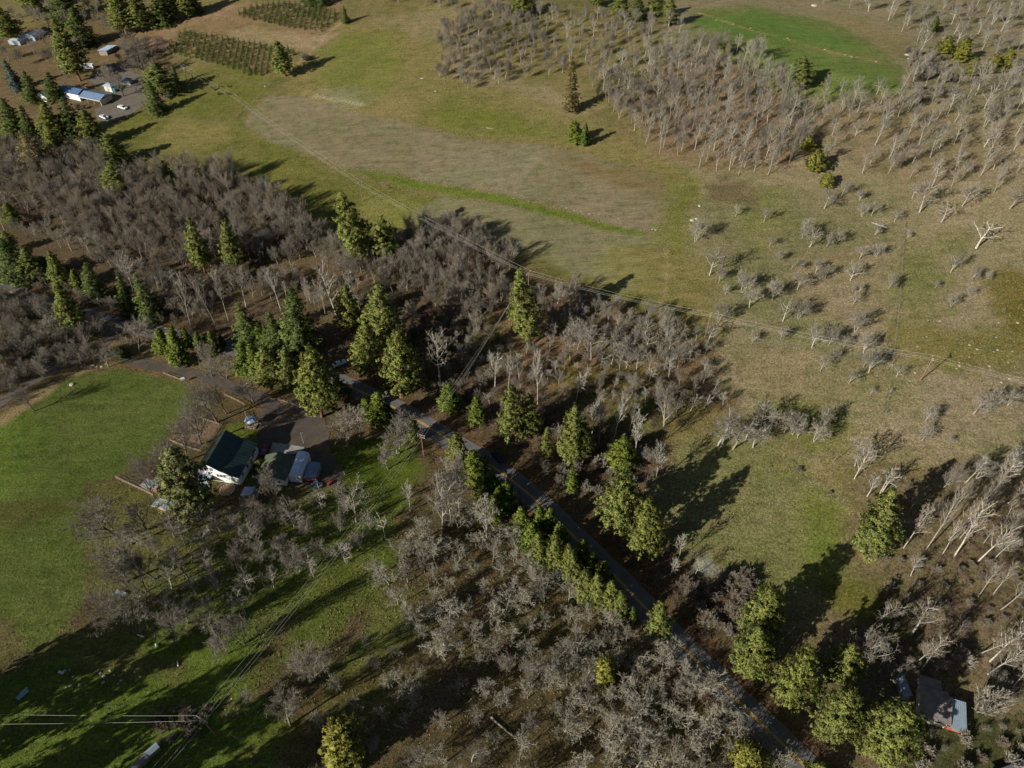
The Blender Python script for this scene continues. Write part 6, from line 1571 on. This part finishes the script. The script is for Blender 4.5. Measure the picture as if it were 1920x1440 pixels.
KEEP = [ppoly(p) for p in (
  [(366,905),(440,812),(490,840),(470,920),(400,930)], [(478,910),(505,845),(560,850),(612,860),(612,915),(540,918)], [(485,770),(600,760),(625,860),(640,890),(600,915),(480,900)],
  [(250,930),(270,880),(300,885),(345,940),(330,965),(285,950)], [(1685,1275),(1820,1275),(1825,1370),(1690,1360)], [(318,826),(352,778),(412,798),(378,846)], [(105,160),(195,175),(195,205),(160,200),(105,180)],
  [(183,75),(226,78),(226,112),(185,105)], [(190,145),(256,140),(256,178),(190,180)], [(170,190),(300,165),(300,200),(225,232),(170,232)], [(455,765),(490,765),(490,802),(455,802)], [(10,50),(80,50),(80,90),(10,90)])]
counts = {}
def grove(*a, **k): counts[a[6]] = scatter(*a, **k)
# hillside
grove([(818,70),(880,20),(980,10),(1010,60),(970,110),(940,160),(880,172),(820,145)], 4.2, (6.5, 9.5), ['grey_oak','brown_tree'], 'grove_tree', 'tree in the dense hillside thicket', 'trees of the hillside thicket', 21, wf=.62, n_max=90)
grove([(975,20),(1260,45),(1300,90),(1150,150),(1120,190),(1100,130),(980,150),(965,110)], 6.0, (6, 10), ['tall_oak','grey_oak'], 'grove_tree', 'oak in the upper hillside grove under pines', 'oaks of the upper hillside grove', 22, wf=.6, n_max=90)
grove([(1130,170),(1300,85),(1420,110),(1480,170),(1500,290),(1440,330),(1330,325),(1230,285),(1150,225)], 4.6, (8, 12.5), ['tall_oak','tall_oak','grey_oak'], 'hillside_oak', 'oak in the crowded grove below the bright field', 'oaks of the crowded hillside grove', 23, wf=.48, n_max=200)
grove([(1480,185),(1690,175),(1720,100),(1780,150),(1920,130),(1990,200),(1980,370),(1700,350),(1560,310),(1500,280)], 7.0, (7.5, 12), ['tall_oak','tall_oak','pale_oak'], 'slope_oak', 'oak in the loose grove right of bright field', 'oaks of the loose grove on the right slope', 24, wf=.55, n_max=150)
grove([(1470,-5),(1600,0),(1720,30),(1920,-10),(1990,60),(1920,110),(1720,90),(1690,60),(1600,20)], 9.0, (8, 12), ['tall_oak','pale_oak'], 'ridge_oak', 'oak along the top right ridge', 'oaks of the top right ridge', 25, wf=.55, n_max=50)
grove([(1700,95),(1760,105),(1790,160),(1800,200),(1720,190),(1705,140)], 4.5, (2.5, 4.5), ['shrub','brown_shrub'], 'bare_shrub', 'bush beside the bright field corner', 'bushes beside the bright field corner', 26, 'shrub', n_max=30)
grove([(655,-20),(950,-20),(930,12),(850,20),(700,8)], 6, (7, 10), ['grey_oak'], 'ridge_oak', 'tree along the top edge above the meadow', 'trees along the top edge of the meadow', 27, wf=.6, n_max=30)
# far farm
grove([(-20,60),(60,20),(180,0),(240,40),(200,60),(160,120),(90,130),(0,120)], 7, (7, 11), ['dark_oak','grey_oak'], 'farm_tree', 'tree in the woods behind the far farm', 'bare trees behind the far farm', 28, wf=.65, n_max=40)
grove([(170,10),(330,0),(300,50),(220,80)], 8, (6, 9), ['brown_tree','grey_oak'], 'farm_tree', 'thin tree below the top pines', 'bare trees below the top pines', 29, wf=.6, n_max=25)
grove([(215,85),(300,80),(320,120),(290,135),(225,140)], 5, (5, 8), ['dark_oak','grey_oak'], 'farm_tree', 'tree between pale shed and seedling bed', 'bare trees right of the pale shed', 30, wf=.75, n_max=22)
# left woods
grove([(-40,285),(70,290),(190,290),(245,360),(420,350),(470,380),(560,420),(585,450),(560,500),(450,500),(340,520),(210,480),(120,400),(0,380),(-60,330)], 3.7, (8, 12.5), ['brown_tree','grey_oak','brown_tree'], 'brown_tree', 'tree in the dense woods left of the green strip', 'trees of the dense left woods', 31, wf=.55, n_max=295)
grove([(-60,380),(120,405),(220,480),(340,525),(320,570),(200,500),(130,470),(0,440)], 4.4, (6, 10), ['grey_oak','tall_oak','brown_tree'], 'woodland_tree', 'tree in the strip of woods above the road', 'trees above the road on the left', 32, wf=.62, n_max=110)
grove([(-80,560),(100,590),(210,640),(190,690),(80,680),(-60,740)], 4.2, (7, 11), ['grey_oak','dark_oak'], 'woodland_tree', 'tree in the thicket between road and lane', 'trees between road and gravel lane', 33, wf=.75, n_max=90)
grove([(200,490),(330,540),(440,520),(560,520),(600,590),(560,560),(440,560),(380,600),(300,590)], 3.0, (4.5, 9), ['grey_oak','birch','brown_tree'], 'thicket_tree', 'tree in the pale thicket above the pine belt', 'trees of the pale thicket above the pine belt', 34, wf=.5, n_max=220)
grove([(225,350),(330,335),(430,345),(480,372),(575,420),(590,450),(560,455),(440,385),(330,370),(240,380)], 4.5, (12, 16), ['brown_tree','grey_oak'], 'edge_tree', 'tall tree on the upper edge of the left woods', 'tall trees on the upper edge of the left woods', 58, wf=.5, n_max=50, clear=.4)
# middle woods
grove([(570,440),(700,480),(800,430),(900,450),(960,490),(950,560),(900,620),(790,560),(740,560),(640,520),(600,500)], 3.5, (7, 12), ['grey_oak','dark_oak','brown_tree'], 'woodland_tree', 'tree in the middle woods below the power line', 'oaks of the middle woods', 35, wf=.58, n_max=250)
grove([(620,500),(760,560),(790,640),(760,680),(660,600)], 4.4, (4, 7), ['brown_tree','birch','brown_shrub'], 'thicket_tree', 'thin tree behind the three roadside pines', 'thin trees behind the three pines', 36, wf=.6, n_max=60)
grove([(960,560),(1060,550),(1180,590),(1330,640),(1320,690),(1220,700),(1110,690),(1010,660)], 4.0, (6, 9.5), ['grey_oak','tall_oak','pale_oak'], 'field_edge_oak', 'oak in the belt along the lower field', 'oaks of the lower field edge', 37, wf=.65, n_max=90)
grove([(840,600),(930,640),(1050,680),(1220,700),(1340,720),(1360,760),(1260,790),(1180,760),(1050,740),(930,700),(860,700)], 3.7, (4, 8), ['grey_oak','brown_tree','birch'], 'woodland_tree', 'tree on the brown slope above the birches', 'trees of the brown slope', 38, wf=.6, n_max=170)
grove([(1000,840),(1040,870),(1110,870),(1190,900),(1150,960),(1130,920),(1060,930),(1010,880)], 3.6, (3, 5.5), ['shrub','grey_oak','shrub'], 'brush_tree', 'bush between road and round pines', 'brush between road and round pines', 39, 'shrub', n_max=50)
grove([(1250,1070),(1300,1100),(1400,1090),(1440,1200),(1420,1260),(1330,1190)], 2.7, (2.5, 5), ['brown_shrub','brown_shrub','shrub'], 'brush_tree', 'bush in the shade beside the road bend', 'brush beside the road bend', 40, 'shrub', n_max=110)
grove([(760,690),(900,700),(1060,760),(1200,830),(1250,900),(1210,930),(1130,850),(1000,820),(900,760),(800,740)], 3.8, (3.5, 7), ['brown_tree','grey_oak','birch'], 'creek_tree', 'tree in the shady strip above the far roadside pines', 'trees of the shady strip', 53, wf=.6, n_max=90)
grove([(840,560),(930,590),(900,650),(850,690),(800,640)], 3.4, (3, 6), ['dark_oak','brown_shrub'], 'creek_tree', 'bush in the shaded hollow below the middle woods', 'bushes of the shaded hollow', 54, 'shrub', n_max=40)
grove([(1700,1370),(1800,1365),(1920,1340),(1960,1400),(1840,1440),(1760,1480),(1690,1440)], 3.6, (1.8, 4), ['shrub','brown_shrub','grey_oak'], 'scrub_bush', 'bush in the dark scrub below the small house', 'scrub below the small house', 55, 'shrub', n_max=60)
grove([(60,640),(160,640),(230,690),(120,690),(40,730),(-20,780),(-60,740)], 4.2, (5, 8), ['dark_oak','grey_oak'], 'lane_tree', 'tree screening the gravel lane', 'trees screening the gravel lane', 56, wf=.8, n_max=40, road_gap=2.2)
grove([(0,500),(200,570),(330,600),(330,640),(190,620),(0,560)], 4.0, (4, 7.5), ['dark_oak','grey_oak','brown_tree'], 'verge_tree', 'tree on the road verge at the left', 'trees of the left road verge', 57, wf=.7, n_max=60, road_gap=3.9)
grove([(1640,1040),(1740,1040),(1900,1070),(1960,1150),(1860,1190),(1760,1170),(1660,1110)], 3.6, (1.4, 2.8), ['brown_shrub'], 'red_bush', 'bush in the reddish brush under the white trunks', 'reddish brush under the white trunks', 59, 'shrub', n_max=90)
grove([(1440,855),(1480,850),(1560,880),(1640,900),(1620,940),(1560,925),(1470,880)], 6.5, (1.0, 1.8), ['brown_shrub'], 'red_bush', 'low bush above the bend meadow', 'low bushes above the bend meadow', 60, 'shrub', n_max=14)
grove([(1735,1262),(1800,1268),(1870,1290),(1850,1330),(1800,1285),(1740,1280)], 3.4, (5, 9), ['grey_oak','dark_oak'], 'house_tree', 'tree crowding behind the small house', 'trees crowding behind the small house', 61, wf=.75, n_max=24, clear=.3)
# right lower thicket
grove([(1690,960),(1780,900),(1960,880),(1980,1060),(1880,1060),(1760,1050)], 4.6, (7, 13), ['cottonwood','birch','grey_oak'], 'slope_tree', 'tree in the lower right slope thicket', 'trees of the lower right thicket', 41, wf=.45, n_max=80)
grove([(1740,1100),(1960,1140),(1980,1260),(1860,1260),(1790,1200)], 7.0, (5, 9), ['grey_oak','cottonwood'], 'slope_tree', 'tree above the small house', 'trees above the small house', 42, wf=.6, n_max=30)
grove([(1600,1190),(1700,1200),(1850,1250),(1920,1330),(1830,1300),(1720,1260),(1640,1280)], 4.5, (3, 6), ['grey_oak','shrub'], 'brush_tree', 'bush round the small house', 'brush round the small house', 43, 'shrub', n_max=50)
grove([(1620,1300),(1690,1280),(1690,1330),(1640,1350)], 4.0, (3, 5), ['shrub','grey_oak'], 'brush_tree', 'bush left of the glazed lean-to', 'brush left of the glazed lean-to', 44, 'shrub', n_max=12)
# the house oaks and the lichened oaks
grove([(290,1010),(420,955),(480,950),(560,955),(640,945),(700,955),(690,1040),(600,1090),(480,1140),(400,1190),(320,1170),(300,1100)], 4.8, (7, 10), ['grey_oak','tall_oak','grey_oak'], 'orchard_oak', 'oak in the grove below the garage', 'oaks of the grove below the garage', 45, wf=.72, n_max=130)
grove([(700,1080),(760,1020),(840,960),(900,980),(960,1000),(1010,1060),(1100,1130),(1170,1160),(1200,1200),(1150,1250),(900,1230),(760,1170)], 4.5, (6, 9.5), ['lichen_oak'], 'lichened_oak', 'lichened oak in the grove left of the roadside belt', 'oaks of the upper half of the lower grove', 46, wf=.78, n_max=140)
grove([(1150,1190),(1225,1190),(1300,1258),(1420,1380),(1500,1470),(1520,1500),(1100,1500),(1020,1330),(1040,1240)], 3.9, (6.5, 10), ['lichen_oak'], 'lichened_oak', 'lichened oak crowded beside the road', 'lichened oaks crowded beside the road', 47, wf=.78, n_max=170, road_gap=3.8)
grove([(760,1170),(900,1220),(1040,1250),(1010,1330),(1080,1480),(520,1480),(600,1400),(560,1330),(640,1240)], 5.2, (4, 8.5), ['lichen_oak','lichen_oak','grey_oak'], 'lichened_oak', 'lichened oak in the bottom grove', 'oaks of the lower left of the lower grove', 48, wf=.76, n_max=150)
grove([(470,1290),(560,1230),(640,1240),(560,1330),(520,1400),(470,1360)], 7.0, (5, 7.5), ['grey_oak','lichen_oak'], 'orchard_oak', 'oak beside the broad shadow band', 'oaks beside the broad shadow band', 49, wf=.8, n_max=20)

grove([(290,1350),(330,1330),(390,1315),(410,1330),(392,1375),(330,1395),(295,1388)], 1.6, (1.6, 2.6), ['brown_shrub'], 'bramble_bush', 'bramble in the mound by the lawn pole', 'brambles of the mound by the lawn pole', 50, 'shrub', n_max=40, clear=.2)
grove([(385,165),(430,160),(430,178),(392,182)], 3.2, (1.4, 2.0), ['shrub'], 'bare_shrub', 'bush in the far farm pasture', 'bushes in the far farm pasture', 51, 'shrub', n_max=6)
grove([(140,192),(190,192),(185,208),(145,206)], 2.4, (1.8, 2.6), ['brown_shrub'], 'bare_shrub', 'bush in front of the long barn', 'bushes in front of the long barn', 52, 'shrub', n_max=12)
# ------------------------------------------------------------------ seedling beds: rows of little firs
def tiny_fir(seed):
    rn = np.random.RandomState(seed); V = []; F = []
    for j in range(80):
        t = rn.uniform(.05, 1); r = .58 * (1 - t) ** .8 + .05; az = rn.uniform(0, 6.28)
        p = np.array([0, 0, t * 3.0]); q = np.array([math.cos(az) * r, math.sin(az) * r, t * 3.0 + .05]); s = np.array([-math.sin(az), math.cos(az), rn.uniform(-.4, .4)]) * (.14 + .16 * (1 - t))
        o = len(V); V += [p, (p + q) / 2 - s, q, (p + q) / 2 + s]; F.append((o, o + 1, o + 2, o + 3))
    return np.array(V), np.array(F)
TF = [tiny_fir(i) for i in range(4)]
TM = [mesh_np('seedling', v, [f], M['tiny_fir']) for v, f in TF]
BEDS = [([(333,63),(350,60),(440,75),(540,92),(560,100),(500,140),(480,146),(400,120),(312,98)], (398,122), (411,68)), ([(440,30),(470,14),(520,6),(590,8),(632,26),(628,42),(604,60),(560,55),(490,42)], (520,48), (532,6))]
spots = []
for poly, a, b in BEDS:
    P = ppoly(poly); A, B = at(*a), at(*b); d = np.array((B.x - A.x, B.y - A.y)); d /= np.hypot(*d); n = np.array((d[1], -d[0]))
    rg = random.Random(5); O = P.mean(0)
    for i in range(-60, 61):
        for j in range(-60, 61):
            q = O + d * (i * 1.5 + rg.uniform(-.15, .15)) + n * (j * 3.2 + rg.uniform(-.2, .2))
            if sdist(P, np.array([q[0]]), np.array([q[1]]))[0] > 0 and rg.random() < .9: spots.append((q[0], q[1], rg.uniform(.7, 1.25)))
spots.sort(key=lambda s: s[1] * s[1] + s[0] * s[0])
for n, (x, y, s) in enumerate(spots[:300]):
    o = bpy.data.objects.new('seedling_fir', TM[n % 4]); COL.objects.link(o)
    o.location = (x, y, float(hgt(x, y))); o.rotation_euler = (0, 0, n * 1.7); o.scale = (s, s, s)
    tag(o, 'small dark fir planted in the rows of the seedling bed', 'seedling', 'firs in the seedling rows')
VV, FF, off = [], [], 0
for n, (x, y, s) in enumerate(spots[300:]):
    v, f = TF[n % 4]; c, q = math.cos(n * 1.7), math.sin(n * 1.7)
    vv = np.column_stack([v[:, 0] * c - v[:, 1] * q, v[:, 0] * q + v[:, 1] * c, v[:, 2]]) * s + np.array([x, y, float(hgt(x, y))])
    VV.append(vv); FF.append(f + off); off += len(v)
if VV:
    o = bpy.data.objects.new('seedling_rows', mesh_np('seedling_rows', np.concatenate(VV), [np.concatenate(FF)], M['tiny_fir'])); COL.objects.link(o)
    o['kind'] = 'stuff'; o['label'] = 'the further rows of little firs in the seedling beds'; o['category'] = 'seedlings'
print('COUNTS', counts, len(spots))

# ------------------------------------------------------------------ undergrowth and tufts nobody could count
def scatter_np(polys, dens, seed, road_gap=3.6):
    rn = np.random.RandomState(seed); out = []
    for px, f in polys:
        P = ppoly(px); x0, y0 = P.min(0); x1, y1 = P.max(0); n = int((x1 - x0) * (y1 - y0) * dens * f)
        X, Y = rn.uniform(x0, x1, n), rn.uniform(y0, y1, n); k = (sdist(P, X, Y) + 3 * fbm(X, Y, 8.)) > 0
        k &= fbm(X + 500, Y, 7.) > -.25
        X, Y = X[k], Y[k]
        k = np.ones(len(X), bool)
        for Q in (ROAD[::2], DRIVE[::2], LANE[::2]): k &= ldist(Q, X, Y) > road_gap
        for B in KEEP: k &= sdist(B, X, Y) < -.8
        out.append(np.column_stack([X[k], Y[k]]))
    return np.concatenate(out)
def stuff_mesh(name, pts, proto, hs, mat, label, cat, seed):
    rn = np.random.RandomState(seed); n = len(pts); m = len(proto)
    a = rn.uniform(0, 6.28, n); s = rn.uniform(*hs, n); pi = rn.randint(0, m, n)
    VV, FF, off = [], [], 0
    for k in range(m):
        v, f = proto[k]; i = np.where(pi == k)[0]
        if not len(i): continue
        c, q = np.cos(a[i])[:, None], np.sin(a[i])[:, None]
        x = (v[None, :, 0] * c - v[None, :, 1] * q) * s[i][:, None] + pts[i, 0][:, None]; y = (v[None, :, 0] * q + v[None, :, 1] * c) * s[i][:, None] + pts[i, 1][:, None]
        z = v[None, :, 2] * s[i][:, None] + hgt(pts[i, 0], pts[i, 1])[:, None]
        VV.append(np.stack([x, y, z], -1).reshape(-1, 3)); FF.append((f[None] + (np.arange(len(i)) * len(v))[:, None, None]).reshape(-1, f.shape[1]) + off); off += len(i) * len(v)
    o = bpy.data.objects.new(name, mesh_np(name, np.concatenate(VV), [np.concatenate(FF)], mat)); COL.objects.link(o)
    o['kind'] = 'stuff'; o['label'] = label; o['category'] = cat
def cane_proto(seed, n=14, r=.018):
    rn = np.random.RandomState(seed); sg = []
    for _ in range(n):
        az = rn.uniform(0, 6.28); l = rn.uniform(.5, 1.1); sp = rn.uniform(.2, .9); p = np.array([rn.uniform(-.3, .3), rn.uniform(-.3, .3), -.05])
        q = p + np.array([math.cos(az) * sp * l * .5, math.sin(az) * sp * l * .5, l * .8]); e = q + np.array([math.cos(az) * l * .5, math.sin(az) * l * .5, rn.uniform(-.3, .2) * l])
        sg += [(*p, *q, r, r * .8), (*q, *e, r * .8, r * .5)]
    v, f = tubes(sg, 3); return v, f
def tuft_proto(seed, n=4):
    rn = np.random.RandomState(seed); V = []; F = []
    for _ in range(n):
        az = rn.uniform(0, 6.28); c = rn.uniform(-.12, .12, 2); d = np.array([math.cos(az), math.sin(az)]); o = len(V)
        V += [(*(c - d[::-1] * [1, -1] * .10), -.02), (*(c + d[::-1] * [1, -1] * .10), -.02), (*(c + d * rn.uniform(.05, .25)), rn.uniform(.18, .36))]; F.append((o, o + 1, o + 2))
    return np.array(V), np.array(F)
pts = scatter_np([([(640,560),(790,560),(960,640),(1100,700),(1340,700),(1360,770),(1250,800),(1190,900),(1290,1090),(1400,1100),(1420,1230),(1300,1190),(1100,980),(960,840),(780,730),(640,660)], 1.0),
   ([(60,480),(200,520),(420,540),(600,600),(560,670),(300,600),(60,545)], .9), ([(0,300),(430,360),(580,440),(440,510),(200,480),(0,400)], .6), ([(1640,1100),(1960,900),(1980,1300),(1820,1280),(1600,1240)], .8), ([(640,730),(840,850),(1000,960),(1200,1170),(1180,1180),(960,1000),(800,860),(640,790)], .6), ([(0,570),(200,620),(200,680),(0,740)], .9)], .6, 3)
stuff_mesh('bramble_undergrowth', pts, [cane_proto(i) for i in range(6)], (.7, 1.9), M['bramble'], 'brown bramble and twig undergrowth on the floor of the woods', 'undergrowth', 4)
print('bramble', len(pts))
m, t, p = new_mat('dry grass tufts'); ri = nd(t, 'ShaderNodeNewGeometry').outputs['Random Per Island']
t.links.new(mixc(t, ri, (.13, .125, .05), (.27, .23, .13)), p.inputs['Base Color']); p.inputs['Roughness'].default_value = .9; M['tuft'] = m
pts = scatter_np([([(1250,600),(1960,640),(1960,880),(1600,900),(1400,1090),(1260,1000),(1230,850),(1340,760)], 1.0), ([(1290,340),(1960,380),(1960,640),(1250,600)], .6), ([(430,1200),(760,1020),(1000,1000),(1240,1230),(1420,1420),(560,1440)], 1.0), ([(200,900),(700,900),(760,1000),(600,1230),(300,1200),(180,1080)], 1.2), ([(0,1180),(480,1160),(560,1300),(400,1440),(0,1440)], .5)], .9, 9)
stuff_mesh('grass_tufts', pts, [tuft_proto(i) for i in range(6)], (.6, 1.3), M['tuft'], 'dry grass tufts on slopes and under the oaks', 'grass', 6)
print('tufts', len(pts))

# ------------------------------------------------------------------ trees that share a description are told apart by their order from the left
ORD = 'first second third fourth fifth sixth seventh eighth ninth tenth eleventh twelfth thirteenth fourteenth fifteenth'.split()
same = {}
for o in list(COL.objects):
    if o.parent is None and o.get('group') and o.get('category') in ('tree', 'shrub') and o.get('label'): same.setdefault(o['label'], []).append(o)
for lab, os_ in same.items():
    if len(os_) < 2 or len(os_) > len(ORD): continue
    os_.sort(key=lambda o: o.location.x / depth(o.location))
    for i, o in enumerate(os_):
        l = lab + ', ' + ORD[i] + ' from left'
        if len(l.replace(',', ' ').split()) > 16: l = l.replace(' the ', ' ')
        if len(l.replace(',', ' ').split()) > 16: l = l.replace(' bare ', ' ')
        if len(l.replace(',', ' ').split()) <= 16: o['label'] = l
